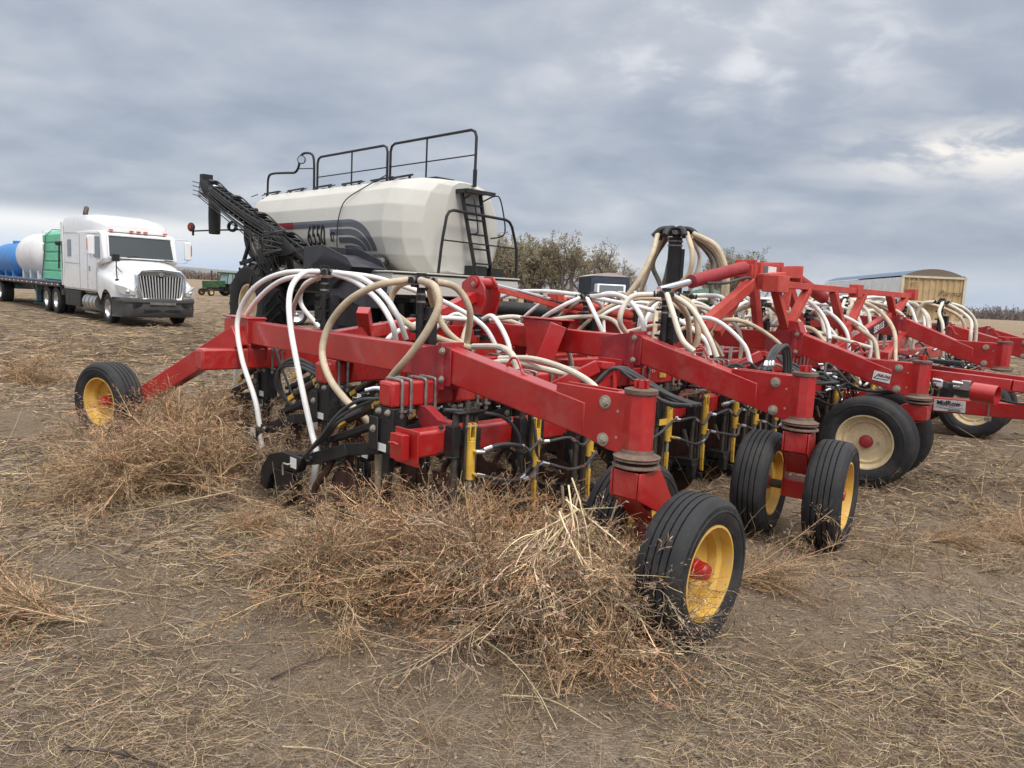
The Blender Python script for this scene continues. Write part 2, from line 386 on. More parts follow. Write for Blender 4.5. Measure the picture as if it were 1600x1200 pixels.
def np_tubes(P, R, sides=3, C=None):
    """P (n,k,3) paths, R (n,k) radii, C (n,3) colours -> verts, faces, cols"""
    n, k, _ = P.shape
    T = np.gradient(P, axis=1); T /= np.linalg.norm(T, axis=2, keepdims=True) + 1e-9
    ref = RNG.normal(size=(n, 1, 3)); U = np.cross(T, ref); U /= np.linalg.norm(U, axis=2, keepdims=True) + 1e-9
    W = np.cross(T, U)
    if sides == 2: vs = np.stack([P + U * R[..., None], P - U * R[..., None]], axis=2)
    else:
        a = 2 * np.pi * np.arange(sides) / sides
        vs = P[:, :, None, :] + (U[:, :, None, :] * np.cos(a)[None, None, :, None] + W[:, :, None, :] * np.sin(a)[None, None, :, None]) * R[:, :, None, None]
    idx = np.arange(n * k * sides).reshape(n, k, sides); fs = []
    rng = range(1) if sides == 2 else range(sides)
    for j in rng:
        j2 = (j + 1) % sides
        fs.append(np.stack([idx[:, :-1, j], idx[:, :-1, j2], idx[:, 1:, j2], idx[:, 1:, j]], axis=-1).reshape(-1, 4))
    cols = None if C is None else np.repeat(C, k * sides, axis=0)
    return vs.reshape(-1, 3), np.concatenate(fs), cols
def np_join(parts):
    vs, fs, cs, o = [], [], [], 0
    for v, f, c in parts: vs.append(v); fs.append(f + o); cs.append(c); o += len(v)
    return np.concatenate(vs), np.concatenate(fs), (np.concatenate(cs) if cs[0] is not None else None)
def grow(par, m, lmin, lmax, spread, k=5, bend=0.3, grav=0.0, tmin=0.2, tmax=1.0, fwdw=1.0):
    """m children on each parent path (n,K,3) -> (n*m,k,3)"""
    n, K, _ = par.shape
    t = RNG.uniform(tmin, tmax, (n, m)) * (K - 1) * 0.999; i0 = t.astype(int); fr = (t - i0)[..., None]
    ar = np.arange(n)[:, None]
    p = par[ar, i0] * (1 - fr) + par[ar, i0 + 1] * fr
    d = par[ar, i0 + 1] - par[ar, i0]; d /= np.linalg.norm(d, axis=2, keepdims=True) + 1e-9
    d = d * fwdw + RNG.normal(size=(n, m, 3)) * spread; d /= np.linalg.norm(d, axis=2, keepdims=True) + 1e-9
    ln = RNG.uniform(lmin, lmax, (n, m, 1)) * (1.1 - 0.5 * (t / (K - 1)))[..., None]
    bd = RNG.normal(size=(n, m, 3)) * bend
    s = np.linspace(0, 1, k)[None, None, :, None]
    path = p[:, :, None] + (d[:, :, None] * s + bd[:, :, None] * s * s * 0.5 + np.array([0, 0, -grav]) * s * s) * ln[:, :, None]
    return path.reshape(n * m, k, 3)
def taper(n, k, r0_, r1_): return np.tile(np.linspace(r0_, r1_, k)[None], (n, 1))
def jcol(n, base, var=0.25, hue=0.1):
    b = np.array(base)[None] * RNG.uniform(1 - var, 1 + var, (n, 1)) * RNG.uniform(1 - hue, 1 + hue, (n, 3)); return b
# ================================================================== the red seeding drill
# frame axes: x runs forward along the drill, y across it, both level
DO = (-4.0, 8.0)
RZ45 = math.radians(-45)
def mw(a, b, z=0.0):
    return Vector((0.70711 * (a + b), 0.70711 * (b - a), z))
S = empty('seed_drill', mw(*DO), RZ45, 'long red folding seed drill with white and beige hoses, standing in dry weeds', 'seed drill')
SI = Matrix.Translation((-DO[0], -DO[1], 0))
def sp(name, mb, mats, par=None, **k):
    if par is None: return build(name, mb, mats, S, inv=SI, **k)
    return build(name, mb, mats, par, **k)
def spe(name, mb, mats, **k): return build_each(name, mb, mats, S, inv=SI, **k)
# ---------------------------------------------------------------- wheels
def rib_tyre(R, w, rr):
    prof = [(rr, -w * .36), (rr + .03, -w * .46), (rr + (R - rr) * .45, -w * .5), (rr + (R - rr) * .75, -w * .485), (R - .022, -w * .43), (R - .010, -w * .385)]
    nr = 5; e = np.linspace(-w * .37, w * .37, nr + 1); g = .0045
    for i in range(nr):
        a, b = e[i], e[i + 1]
        cr = lambda h: R - 0.008 * (h / (w * .37)) ** 2
        if i: prof += [(cr(a) - .014, a + g * .6), (cr(a), a + g)]
        else: prof += [(cr(a), a)]
        prof += [(cr(b), b - g)] if i < nr - 1 else [(cr(b), b)]
        if i < nr - 1: prof += [(cr(b) - .014, b - g * .6)]
    prof += [(R - .010, w * .385), (R - .022, w * .43), (rr + (R - rr) * .75, w * .485), (rr + (R - rr) * .45, w * .5), (rr + .03, w * .46), (rr, w * .36)]
    m = MB(); m.lathe(prof, (0, 0, 0), (1, 0, 0), 56)
    # sidewall rings and lettering blocks give the rubber its relief
    for s in (-1, 1):
        m.lathe([(rr + (R - rr) * .52, s * w * .5), (rr + (R - rr) * .54, s * (w * .5 + .004)), (rr + (R - rr) * .58, s * (w * .5 + .003)), (rr + (R - rr) * .60, s * w * .492)][::s], (0, 0, 0), (1, 0, 0), 56)
    return m
def rim_mesh(rr, w, deep, flat=False):
    m = MB(); a = w * .36
    p = [(rr - .002, a), (rr + .008, a + .006), (rr + .008, a + .014), (rr - .004, a + .015), (rr - .010, a), (rr - .014, a * .55), (rr - .035, a * .35), (rr - .04, 0),
         (rr - .035, -a * .35), (rr - .014, -a * .55), (rr - .010, -a), (rr - .004, -a - .015), (rr + .008, -a - .014), (rr + .008, -a - .006), (rr - .002, -a)]
    m.lathe(p, (0, 0, 0), (1, 0, 0), 44)
    d = -deep
    if flat: q = [(rr - .012, a * .7), (rr - .035, a * .5), (rr - .06, a * .62), (rr - .075, a * .35), (.10, a * .30), (.06, a * .36), (.03, a * .36), (.03, a * .3), (.06, a * .28), (.10, a * .22), (rr - .075, a * .25), (rr - .06, a * .5), (rr - .036, a * .4), (rr - .02, a * .5)]
    else: q = [(rr - .037, d + .035), (rr - .055, d + .02), (.115, d + .012), (.08, d + .026), (.03, d + .026), (.03, d + .016), (.08, d + .016), (.115, d), (rr - .055, d + .008), (rr - .037, d + .02)]
    m.lathe(q, (0, 0, 0), (1, 0, 0), 36)
    return m
def wheel(par, loc, R, w, rr, rimm, flip=False, deep=0.03, flat=False, cache={}):
    key = (R, w, rr, rimm.name, deep, flat)
    if key not in cache:
        t = build('tyre', rib_tyre(R, w, rr), RUB, par)
        r = build('rim', rim_mesh(rr, w, deep, flat), rimm, par, sm=40)
        hb = MB(); d0 = (w * .36 * .3 if flat else -deep + .01)
        if flat: hb.lathe([(.062, d0), (.062, d0 + .03), (.05, d0 + .045), (.036, d0 + .05), (.034, d0 + .062), (.0001, d0 + .066)], (0, 0, 0), (1, 0, 0), 20)
        else: hb.lathe([(.058, d0), (.05, d0 + .05), (.052, d0 + .075), (.047, d0 + .08), (.045, d0 + .115), (.036, d0 + .135), (.0001, d0 + .142)], (0, 0, 0), (1, 0, 0), 20)
        hb.cyl((-.07, 0, 0), (d0, 0, 0), .05)
        h = build('hub', hb, DRED if flat else RED, par, sm=40)
        nb = MB(); nbolt = 8 if flat else 6
        for i in range(nbolt):
            a = 2 * math.pi * i / nbolt; rad = .105 if flat else .088
            dd = (w * .36 * .31 if flat else -deep + .022)
            nb.cyl((dd, rad * math.cos(a), rad * math.sin(a)), (dd + .018, rad * math.cos(a), rad * math.sin(a)), .011, n=6)
        b = build('lug_nut', nb, BOLT, par, sm=30)
        cache[key] = (t, r, h, b); new = cache[key]
    else:
        new = []
        for o in cache[key]:
            c = o.copy(); COL.objects.link(c); c.parent = par; new.append(c)
    for o in new:
        o.location = loc; o.rotation_euler = (RNG.uniform(0, 1.0), 0, math.pi if flip else 0)
def castor(name, post, ang, gap, trail, R, rimm, flat=False, w=.25, rr=.235, dz=0.0, zf=.84, flipa=True, ox=0.0, skew=0.0):
    m = MB()
    zt = zf + dz
    for s in (-1, 1):
        pts = [(s * .085, -.10, zt - .02), (s * .085, .10, zt - .02), (s * .085 + ox * .4, trail + .085, R + .16), (s * .07 + ox, trail + .05, R - .05), (s * .07 + ox, trail - .06, R - .05), (s * .085 + ox * .3, trail - .10, R + .20), (s * .085, -.10, zt - .16)]
        m.prism([(p[0] - s * .006, p[1], p[2]) for p in pts], (s * .012, 0, 0))
    m.box((0, -.092, zt - .09), (.15, .012, .14)); m.bar((0, .09, zt - .03), (0, trail + .078, R + .15), .155, .012, up=(0, 1, 0))
    m.bar((0, -.07, zt - .17), (0, trail - .07, R + .12), .155, .010, up=(0, 1, 0))
    m.box((ox, trail, R - .005), (.17, .12, .13))
    f = build(name, m, RED, S, inv=SI, bevel=.006, loc=(post[0], post[1], -.014), rot=(0, 0, ang))
    g = MB(); g.lathe([(.01, zt + .010), (.122, zt + .010), (.126, zt + .004), (.126, zt - .004), (.11, zt - .010), (.10, zt - .014)][::-1], (0, 0, 0), (0, 0, 1), 30)
    build('swivel_flange', g, MUD, f, sm=40)
    x = MB(); x.cyl((ox - gap / 2 - .02, trail + skew, R), (ox + gap / 2 + .02, trail - skew, R), .032, n=16); build('axle', x, DSTEEL, f)
    wheel(f, (ox + gap / 2, trail - skew, R), R, w, rr, rimm, False, deep=.055, flat=flat)
    wheel(f, (ox - gap / 2, trail + skew, R), R, w, rr, rimm, flipa, deep=.055, flat=flat)
    return f
# ---------------------------------------------------------------- beams with castors
def longbeam(l, dz, rear, bend=-3.75, raise_=0.0, front=-2.52, detail=True, w=.12):
    zt, zb = 1.30 + raise_, 1.09 + raise_; ft, fb = 1.115 + dz, .925 + dz
    m = MB(); m.prism([(rear, l - w / 2, zb), (rear, l - w / 2, zt), (bend, l - w / 2, zt), (bend, l - w / 2, zb)], (0, w, 0))
    sp('rear_beam', m, RED, bevel=.010)
    m = MB(); m.prism([(bend + .0, l - w / 2, zb - .012), (bend, l - w / 2, zt + .012), (bend + .05, l - w / 2, zt + .010), (front, l - w / 2, ft), (front, l - w / 2, fb), (bend + .07, l - w / 2, zb - .014)], (0, w, 0))
    fb_ = sp('front_beam', m, RED, bevel=.010)
    # bolted flange plates at the bend
    j = MB()
    for s in (-1, 1):
        y = l + s * (w / 2 + .010)
        j.prism([(bend - .32, y - .005, zb - .02), (bend - .32, y - .005, zt - .03), (bend - .02, y - .005, zt + .025), (bend + .10, y - .005, zt + .01), (bend + .10, y - .005, zb - .03), (bend - .05, y - .005, zb - .045)], (0, .010, 0))
    j.box((bend + .01, l, (zt + zb) / 2 - .01), (.05, w + .07, zt - zb + .10))
    jo = sp('beam_joint', j, DRED, bevel=.004)
    b = MB()
    for z in (zt - .012, zb + .012): b.bolt((bend + .045, l - w / 2 - .036, z), (0, -1, 0), .019, .016).cut()
    build_each('bolt', b, BOLT, jo, sm=30)
    # lifting loop on the top face
    tl = MB(); cx = bend + .62; cz = (zt * (1 - .5) + ft * .5)
    tl.tube(bez([(cx - .07, l, cz + .03), (cx - .055, l, cz + .055), (cx - .03, l, cz + .085), (cx + .01, l, cz + .085), (cx + .04, l, cz + .05), (cx + .06, l, cz + .01), (cx + .10, l, cz - .012)], 5), .008)
    build('lifting_loop', tl, RED, fb_)
    # castor housing
    h = MB(); px = -2.22
    for s in (-1, 1):
        y = l + s * (w / 2 - .010)
        h.prism([(-2.74, y - .006, 1.200 + dz), (-2.74, y - .006, .985 + dz), (-2.36, y - .006, .885 + dz), (px - .02, y - .006, .875 + dz), (px - .02, y - .006, 1.20 + dz), (-2.36, y - .006, 1.20 + dz)], (0, .012, 0))
    h.lathe([(.082, .90 + dz), (.082, 1.205 + dz)], (px + .02, l, 0), (0, 0, 1), 8)
    h.box((px - .07, l, 1.04 + dz), (.12, .095, .31))
    ho = sp('castor_housing', h, RED, bevel=.005)
    bb = MB()
    for z in (1.138, .935):
        for s in (-1, 1): bb.bolt((-2.385, l + s * (w / 2 - .004), z + dz), (0, s, 0), .029, .02).cut()
    if detail:
        for z in (1.10, .96): bb.cyl((-2.30, l - w / 2 + .006, z + dz), (-2.30, l - w / 2 + .002, z + dz), .008).cut()
    build_each('bolt', bb, BOLT, ho, sm=30)
    g = MB(); g.lathe([(.01, 1.232 + dz), (.065, 1.232 + dz), (.088, 1.226 + dz), (.088, 1.205 + dz), (.080, 1.198 + dz)][::-1], (px + .02, l, 0), (0, 0, 1), 26)
    g.lathe([(.083, .915 + dz), (.088, .892 + dz), (.112, .880 + dz), (.126, .874 + dz), (.12, .866 + dz)][::-1], (px + .02, l, 0), (0, 0, 1), 30)
    g.lathe([(.115, .866 + dz), (.122, .862 + dz), (.122, .856 + dz), (.11, .854 + dz)][::-1], (px + .02, l, 0), (0, 0, 1), 30)
    build('pivot_collar', g, MUD, ho)
    g = MB()
    for i in range(6):
        a = i * math.pi / 3; g.box((px + .02 + .03 * math.cos(a), l + .03 * math.sin(a), 1.255 + dz), (.018, .022, .04), rz=a)
    g.cyl((px + .02, l, 1.232 + dz), (px + .02, l, 1.262 + dz), .028)
    build('castle_nut', g, RED, ho)
    return ho
longbeam(3.15, 0, -6.58)
longbeam(5.12, 0, -5.75, raise_=.075, bend=-3.66)
longbeam(7.72, 0, -5.2, raise_=.10, bend=-3.45, front=-2.445)
longbeam(10.9, .14, -5.0, raise_=.29, bend=-3.45)
longbeam(13.1, .17, -5.0, raise_=.20, bend=-3.45)
longbeam(15.6, .10, -5.0, raise_=.14, bend=-3.45)
castor('castor_fork', (-2.20, 3.15), math.radians(3), .60, .20, .38, YRIM, ox=.06, skew=.19)
castor('castor_fork', (-2.20, 5.12), math.radians(11), .50, .12, .385, YRIM, ox=-.02)
castor('castor_fork', (-2.20, 7.74), math.radians(95), .62, .34, .44, CRIM, flat=True, w=.29, rr=.255)
castor('castor_fork', (-2.20, 12.0), math.radians(95), .56, .45, .44, CRIM, flat=True, w=.29, rr=.255, dz=.0)
# ---------------------------------------------------------------- near rear corner: gusset, trailing leg and wheel
m = MB(); m.prism([(-7.05, 3.06, 1.30), (-6.55, 3.06, 1.34), (-6.55, 3.06, 1.02), (-6.62, 3.06, .92), (-6.72, 3.06, 1.00), (-7.05, 3.06, 1.04)], (0, .18, 0))
m.box((-6.80, 3.15, 1.325), (.52, .20, .016))
sp('beam_end_gusset', m, RED, bevel=.006)
m = MB(); m.bar((-6.58, 3.01, 1.17), (-8.0, 2.53, .37), .13, .20, .11, .17)
lg = sp('trailing_leg', m, RED, bevel=.008)
wh = build('wheel_hub', MB().cyl((-.30, 0, 0), (.05, 0, 0), .045), DRED, S, inv=SI, loc=(-8.10, 2.33, .395), rot=(0, 0, math.radians(-72)))
wheel(wh, (0, 0, 0), .395, .28, .235, YRIM, deep=.055)
# ---------------------------------------------------------------- cross tubes with clamps
def toolbar(F, z, l0, l1, s=.15, h=.165, name='cross_tube', m_=RED):
    m = MB(); m.box((F, (l0 + l1) / 2, z), (s, l1 - l0, h)); o = sp(name, m, m_, bevel=.018, seg=3)
    c = MB(); c.box((F, l0 - .002, z), (s * .78, .006, h * .8)); build('end_cap', c, RED, o, bevel=.003)
    return o
def ubolts(o, F, z, ls, s=.15, h=.165, m_=STEEL):
    u = MB()
    for l in ls:
        a, b = s / 2 + .012, h / 2 + .010
        u.tube(bez([(F - a, l, z - b - .06), (F - a, l, z), (F - a, l, z + b - .02), (F - a + .02, l, z + b), (F + a - .02, l, z + b), (F + a, l, z + b - .02), (F + a, l, z), (F + a, l, z - b - .06)], 4), .0115, 8)
        for q in (F - a, F + a): u.cyl((q, l, z - b - .05), (q, l, z - b - .028), .017, n=6)
        u.box((F, l, z - b - .012), (s + .07, .05, .014)); u.cut()
    return build_each('u_bolt', u, m_, o)
t1 = toolbar(-3.86, 1.005, 2.72, 17.0); ubolts(t1, -3.86, 1.005, [2.79, 2.86, 2.98, 3.06, 3.44, 3.52, 3.95, 4.03, 4.2, 4.28, 4.42, 4.50, 4.58, 5.4, 5.5, 5.9, 6.0, 6.4, 6.5, 6.6, 6.7, 6.8, 6.9, 8.4, 8.5, 8.6, 8.7, 8.8, 9.6, 9.7])
t2 = toolbar(-5.15, .985, 3.00, 17.0); ubolts(t2, -5.15, .985, [3.12, 3.2, 3.7, 3.8, 4.3, 4.4, 4.9, 5.0, 5.6, 6.2])
t3 = toolbar(-6.62, .955, 2.64, 17.0, .17, .19); ubolts(t3, -6.62, .955, [3.3, 3.4, 3.9, 4.0, 4.5, 4.6])
toolbar(-4.55, 1.02, 4.0, 17.0, .12, .14)
t4 = toolbar(-3.42, .775, 2.58, 17.0, .14, .155, 'coulter_tube')
h = MB()
for l in (2.95, 4.4, 6.3, 8.6, 10.3, 12.0):
    h.prism([(-3.86, l, .925), (-3.74, l, .925), (-3.60, l, .86), (-3.50, l, .86), (-3.50, l, .70), (-3.62, l, .70), (-3.80, l, .80)], (0, .07, 0)).cut()
spe('tube_hanger', h, DRED, bevel=.004)
h = MB(); h.prism([(-3.52, 2.56, .66), (-3.30, 2.56, .66), (-3.30, 2.56, .87), (-3.52, 2.56, .87)], (0, .012, 0)); h.box((-3.42, 2.52, .77), (.12, .05, .15))
h.tube([(-3.47, 2.48, .79), (-3.40, 2.47, .80), (-3.38, 2.48, .79)], .008)
sp('tube_end_plate', h, RED, bevel=.004)
# drop pads between beam and cross tubes
h = MB()
for l, r in ((3.15, 0), (5.12, .075), (7.72, .10)):
    for F in (-3.86, -5.15, -6.62):
        if F < -5.7 and l > 5: continue
        h.prism([(F - .13, l - .09, 1.092 + r), (F + .13, l - .09, 1.092 + r), (F + .09, l - .09, .93), (F - .09, l - .09, .93)], (0, .012, 0))
        h.prism([(F - .13, l + .08, 1.092 + r), (F + .13, l + .08, 1.092 + r), (F + .09, l + .08, .93), (F - .09, l + .08, .93)], (0, .012, 0)).cut()
spe('saddle_plate', h, RED, bevel=.004)
# ---------------------------------------------------------------- coulter units
def coulter():
    m = MB(); m.box((.12, -.01, .79), (.075, .06, .19)); m.box((.12, .035, .81), (.06, .03, .10)); m.box((.13, .16, .79), (.06, .05, .14)); m.box((.05, .08, .79), (.02, .24, .12)); m.box((.13, .08, .965), (.12, .22, .014)); m.box((.13, .08, .950), (.08, .14, .02)); m.cyl((.12, -.01, .69), (.12, -.01, .70), .045)
    root_ = m; m = MB(); m.box((.10, .06, .31), (.16, .22, .07)); m.box((.0, .10, .27), (.30, .05, .06)); m.box((.16, -.02, .24), (.07, .06, .12)); m.cyl((-.10, .0, .23), (-.10, .14, .23), .055)
    m.box((-.25, .06, .26), (.20, .06, .05)); m.box((.02, .06, .20), (.40, .03, .05))
    root = build('coulter_unit', root_, BLK, S, inv=SI, bevel=.006); build1('coulter_frame', m, BLK, root, bevel=.006)
    r = MB()
    for y, x, rr in ((0, .13, .020), (.055, .17, .013), (.105, .10, .016), (.16, .13, .017)): r.cyl((x, y, .34), (x, y, .955), rr, n=12)
    r.bolt((.10, .01, .973), (0, 0, 1), .020, .022); r.bolt((.15, .08, .973), (0, 0, 1), .022, .038); r.bolt((.13, .16, .973), (0, 0, 1), .018, .028)
    r.bolt((.07, -.055, .87), (0, -1, 0), .014, .014); r.bolt((.07, -.055, .72), (0, -1, 0), .014, .014)
    build('guide_rod', r, DSTEEL, root)
    c = MB(); x, y = .20, .07
    c.cyl((x, y, .56), (x, y, .80), .027, n=18); c.cyl((x, y, .80), (x, y, .815), .022); c.bar((x, y - .02, .80), (x, y - .02, .905), .009, .03, up=(1, 0, 0)); c.bar((x, y + .02, .80), (x, y + .02, .905), .009, .03, up=(1, 0, 0))
    c.bar((x, y, .47), (x, y, .35), .022, .03, .022, .03, up=(1, 0, 0)); c.bar((x, y, .35), (x, y + .01, .24), .014, .03, up=(1, 0, 0)); c.cyl((x + .02, y, .74), (x + .05, y, .74), .010); c.cyl((x + .02, y, .60), (x + .05, y, .60), .010)
    build('hydraulic_cylinder', c, YEL, root, bevel=.003)
    p = MB(); p.cyl((x, y, .46), (x, y, .56), .012); p.cyl((x - .0, y - .04, .885), (x, y + .04, .885), .009)
    build('cylinder_rod', p, BOLT, root)
    d = MB(); ax = Vector((.12, 1, .05)); d.lathe([(.002, -.004), (.05, -.008), (.235, -.002), (.245, 0), (.235, .002), (.05, .008), (.002, .006)], (-.10, .11, .235), ax, 40)
    build('disc', d, RUST, root, sm=40)
    b = MB(); b.tube(bez([(-.05, .16, .55), (.0, .15, .40), (-.04, .13, .25), (-.12, .12, .10)], 5), .017); build('delivery_tube', b, GHOSE, root)
    return root
CU = coulter(); cl_ = [2.83, 3.40, 3.96, 4.95, 5.50, 6.03, 6.42, 6.85, 7.35] + [8.3 + .55 * i for i in range(11)]
for i, l in enumerate(cl_):
    o = CU if i == 0 else cp(CU, S, inv=SI)
    o.location = (-3.42, l, 0)
# hydraulic lines linking the cylinders
def hose(name, pts, r, m_, par=None, n=8, sides=10, fer=None):
    P = bez(pts, n); o = sp(name, MB().tube(P, r, sides), m_, par)
    if fer:
        f = MB()
        for t in fer:
            i = min(len(P) - 2, max(0, int(t * (len(P) - 1)))); a, b = P[i], P[i + 1]; d = (b - a).normalized()
            f.cyl(a - d * .026, a + d * .026, r * 1.28, n=10)
        build('ferrule', f, CHR, o)
    return o
for i in range(len(cl_) - 1):
    a, b = cl_[i] + .07, cl_[i + 1] + .07; x = -3.42 + .26; md = (a + b) / 2; s = random.uniform(-.02, .03)
    if b - a > .7:
        hose('hydraulic_line', [(x, a, .74), (x + .05, a + .12, .75), (x + .10, md, .66), (x + .05, b - .10, .76), (x, b, .75)], .0105, HYD, fer=(.12, .88)); continue
    hose('hydraulic_line', [(x, a, .74), (x + .02, a + .05, .742), (x + .05, a + (b - a) * .35, .765 + s), (x + .05, a + (b - a) * .62, .70 + s), (x + .02, b - .06, .75), (x, b, .745)], .0105, HYD, fer=(.09, .45, .92))
    hose('hydraulic_line', [(x, a, .60), (x + .02, a + .06, .585), (x + .06, a + (b - a) * .4, .55 + s), (x + .05, a + (b - a) * .7, .535 - s), (x + .02, b - .06, .59), (x, b, .60)], .0105, HYD, fer=(.1, .55, .9))
hose('hydraulic_line', [(-3.16, 2.91, .74), (-3.10, 3.05, .78), (-3.08, 3.22, .74), (-3.10, 3.30, .62), (-3.12, 3.18, .52), (-3.14, 3.02, .545), (-3.16, 2.91, .60)], .012, HYD, fer=(.08, .35, .62, .9))
hose('hydraulic_line', [(-3.3, 2.75, .985), (-3.28, 2.95, .96), (-3.22, 3.15, .92), (-3.18, 3.26, .80), (-3.19, 3.3, .62), (-3.2, 3.34, .50)], .011, HYD)
hose('hydraulic_line', [(-3.6, 3.95, 1.02), (-3.4, 3.70, .98), (-3.25, 3.48, .90), (-3.2, 3.45, .72), (-3.2, 3.50, .58), (-3.14, 3.62, .52)], .011, HYD, fer=(.9,))
for l in (4.93, 4.97):
    hose('manifold_rod', [(-3.02 + (l - 4.95), 4.86, .99 + (l - 4.95)), (-3.04, 5.3, .985), (-3.05, 5.8, .98)], .012, CHR, fer=(.3, .8))
# ---------------------------------------------------------------- row openers trailing behind each cross tube
def opener():
    m = MB(); m.box((-.02, 0, .77), (.22, .11, .30)); m.box((-.10, .07, .74), (.10, .012, .22)); m.box((-.10, -.07, .74), (.10, .012, .22))
    m.bar((-.02, .0, .64), (-.06, 0, .14), .05, .08, .04, .06, up=(1, 0, 0))
    root = build('row_opener', m, BLK, S, inv=SI, bevel=.008)
    a = MB()
    for s in (-.035, .035): a.bar((-.1, s, .80), (-.62, s - .04, .60), .014, .042)
    a.bar((-.1, 0, .63), (-.46, -.03, .555), .06, .08); a.bar((-.44, -.03, .56), (-.80, -.08, .43), .07, .09); a.bar((-.78, -.08, .435), (-.98, -.12, .385), .05, .085)
    a.cyl((-.62, -.10, .60), (-.62, .03, .60), .02); a.cyl((-.80, -.14, .43), (-.80, -.02, .43), .02)
    build('parallel_arm', a, BLK, root, bevel=.005)
    f = MB(); yg = -.17
    f.prism([(-.84, yg, .43), (-1.14, yg, .425), (-1.34, yg, .37), (-1.47, yg, .24), (-1.49, yg, .10), (-1.38, yg, .08), (-1.33, yg, .20), (-1.20, yg, .28), (-.92, yg, .31)], (0, .07, 0))
    f.prism([(-.96, yg - .012, .30), (-1.24, yg - .012, .28), (-1.22, yg - .012, .05), (-1.02, yg - .012, .05), (-.94, yg - .012, .14)], (0, .012, 0))
    build('wheel_guard', f, BLK, root, bevel=.006)
    w = MB(); cw = (-1.22, -.08, .19); w.lathe([(.125, -.035), (.16, -.045), (.182, -.03), (.19, 0), (.182, .03), (.16, .045), (.125, .035)], cw, (0, 1, 0), 30)
    w.lathe([(.02, .02), (.125, .03), (.125, .035)], cw, (0, 1, 0), 20); w.lathe([(.125, -.035), (.125, -.03), (.02, -.02)], cw, (0, 1, 0), 20)
    build('packer_wheel', w, RUB, root)
    k = MB(); k.tube(bez([(-.62, -.03, .58), (-.66, -.05, .40), (-.80, -.08, .22), (-.84, -.08, .10)], 4), .026, 6); k.prism([(-.94, -.11, .15), (-.78, -.11, .15), (-.74, -.11, .0), (-.90, -.11, -.02)], (0, .06, 0))
    k.lathe([(.01, -.003), (.185, -.003), (.195, 0), (.185, .003), (.01, .003)], (-.52, .0, .20), (0, 1, .1), 26); k.bar((-.52, .0, .22), (-.50, .02, .55), .04, .05, up=(1, 0, 0))
    build('seed_boot', k, RUST, root)
    y = MB(); y.cyl((-.20, 0, .90), (-.48, -.02, .765), .034, n=16); build('trip_cylinder', y, mat('brown_black_cylinder', (.045, .03, .024), .5, dust=.4), root)
    y = MB(); y.cyl((-.10, 0, .945), (-.17, 0, .915), .028); y.bar((-.16, 0, .92), (-.21, 0, .895), .05, .05); y.bar((-.48, -.02, .765), (-.58, -.03, .71), .03, .04)
    build('cylinder_clevis', y, YEL, root, bevel=.003)
    b = MB()
    for p, ax, r, h in (((-.06, -.055, .89), (0, -1, 0), .018, .018), ((.04, -.055, .89), (0, -1, 0), .018, .018), ((-.09, -.077, .77), (0, -1, 0), .02, .015), ((-.80, -.14, .43), (0, -1, 0), .014, .012)): b.bolt(p, ax, r, h)
    b.tube(bez([(-1.0, yg, .36), (-1.0, yg - .03, .36), (-1.05, yg - .035, .355), (-1.06, yg - .03, .27)], 4), .007)
    build('bolt', b, BOLT, root)
    t = MB(); t.box((-.96, yg - .002, .375), (.085, .004, .075)); build('sticker', t, LABEL, root)
    t = MB(); t.box((-.02, -.058, .655), (.09, .004, .05)); build('sticker', t, LABEL, root)
    return root
OP = opener(); first = True
for (F, dz, l0, n) in ((-3.86, .0, 2.775, 15), (-5.15, -.02, 3.08, 14), (-6.62, -.05, 3.30, 13)):
    for i in range(n):
        o = OP if first else cp(OP, S, inv=SI); first = False
        o.location = (F, l0 + i * .61, dz + (0 if F < -6 else 0)); 
for sh in (0, .03, .06):
    hose('hydraulic_line', [(-3.95, 2.76 + sh, .96), (-4.12, 2.70 + sh, .93 - sh), (-4.30, 2.66, .82 - sh), (-4.46, 2.62 + sh, .64), (-4.60, 2.60, .50), (-4.70 + sh, 2.62, .44)], .012, HYD)
hose('hydraulic_line', [(-4.0, 2.9, .96), (-4.12, 2.85, 1.0), (-4.2, 2.8, .98)], .016, CHR)
for q in range(3):
    hose('hydraulic_line', [(-5.3, 3.1 + q * .05, .93), (-5.6, 3.05, .99 + .03 * q), (-5.9, 3.05, .93), (-6.05 + .04 * q, 3.1, .75), (-5.9, 3.15, .62), (-5.7, 3.2, .6)], .016, HYD)
    hose('hydraulic_line', [(-6.5, 3.3 + .06 * q, 1.05), (-6.35, 3.25, 1.02), (-6.1, 3.2, .85), (-5.95, 3.2, .68)], .011, HYD)
# ---------------------------------------------------------------- brackets, fold arms, cylinders
m = MB(); l = 4.92
m.prism([(-4.82, l, 1.45), (-4.34, l, 1.45), (-4.34, l, 1.42), (-4.42, l, 1.28), (-4.62, l, 1.02), (-4.72, l, 1.05)], (0, .012, 0)); m.box((-4.58, l + .07, 1.46), (.52, .18, .014)); m.prism([(-4.82, l + .14, 1.45), (-4.34, l + .14, 1.45), (-4.62, l + .14, 1.06)], (0, .012, 0))
m.bar((-4.36, l - .02, 1.42), (-4.46, l - .14, .96), .11, .15)
sp('fold_stop_bracket', m, RED, bevel=.006)
m = MB(); m.bar((-5.62, 3.75, 1.20), (-5.50, 3.62, 1.47), .11, .10); sp('stub_post', m, RED, bevel=.006)
m = MB(); m.bar((-5.6, 3.35, 1.22), (-5.6, 4.35, 1.36), .12, .11); m.bar((-5.6, 4.35, 1.36), (-5.62, 5.0, 1.62), .12, .10); m.bar((-5.6, 3.9, 1.28), (-5.6, 5.0, 1.24), .14, .16)
sp('fold_arm', m, RED, bevel=.006)
m = MB()
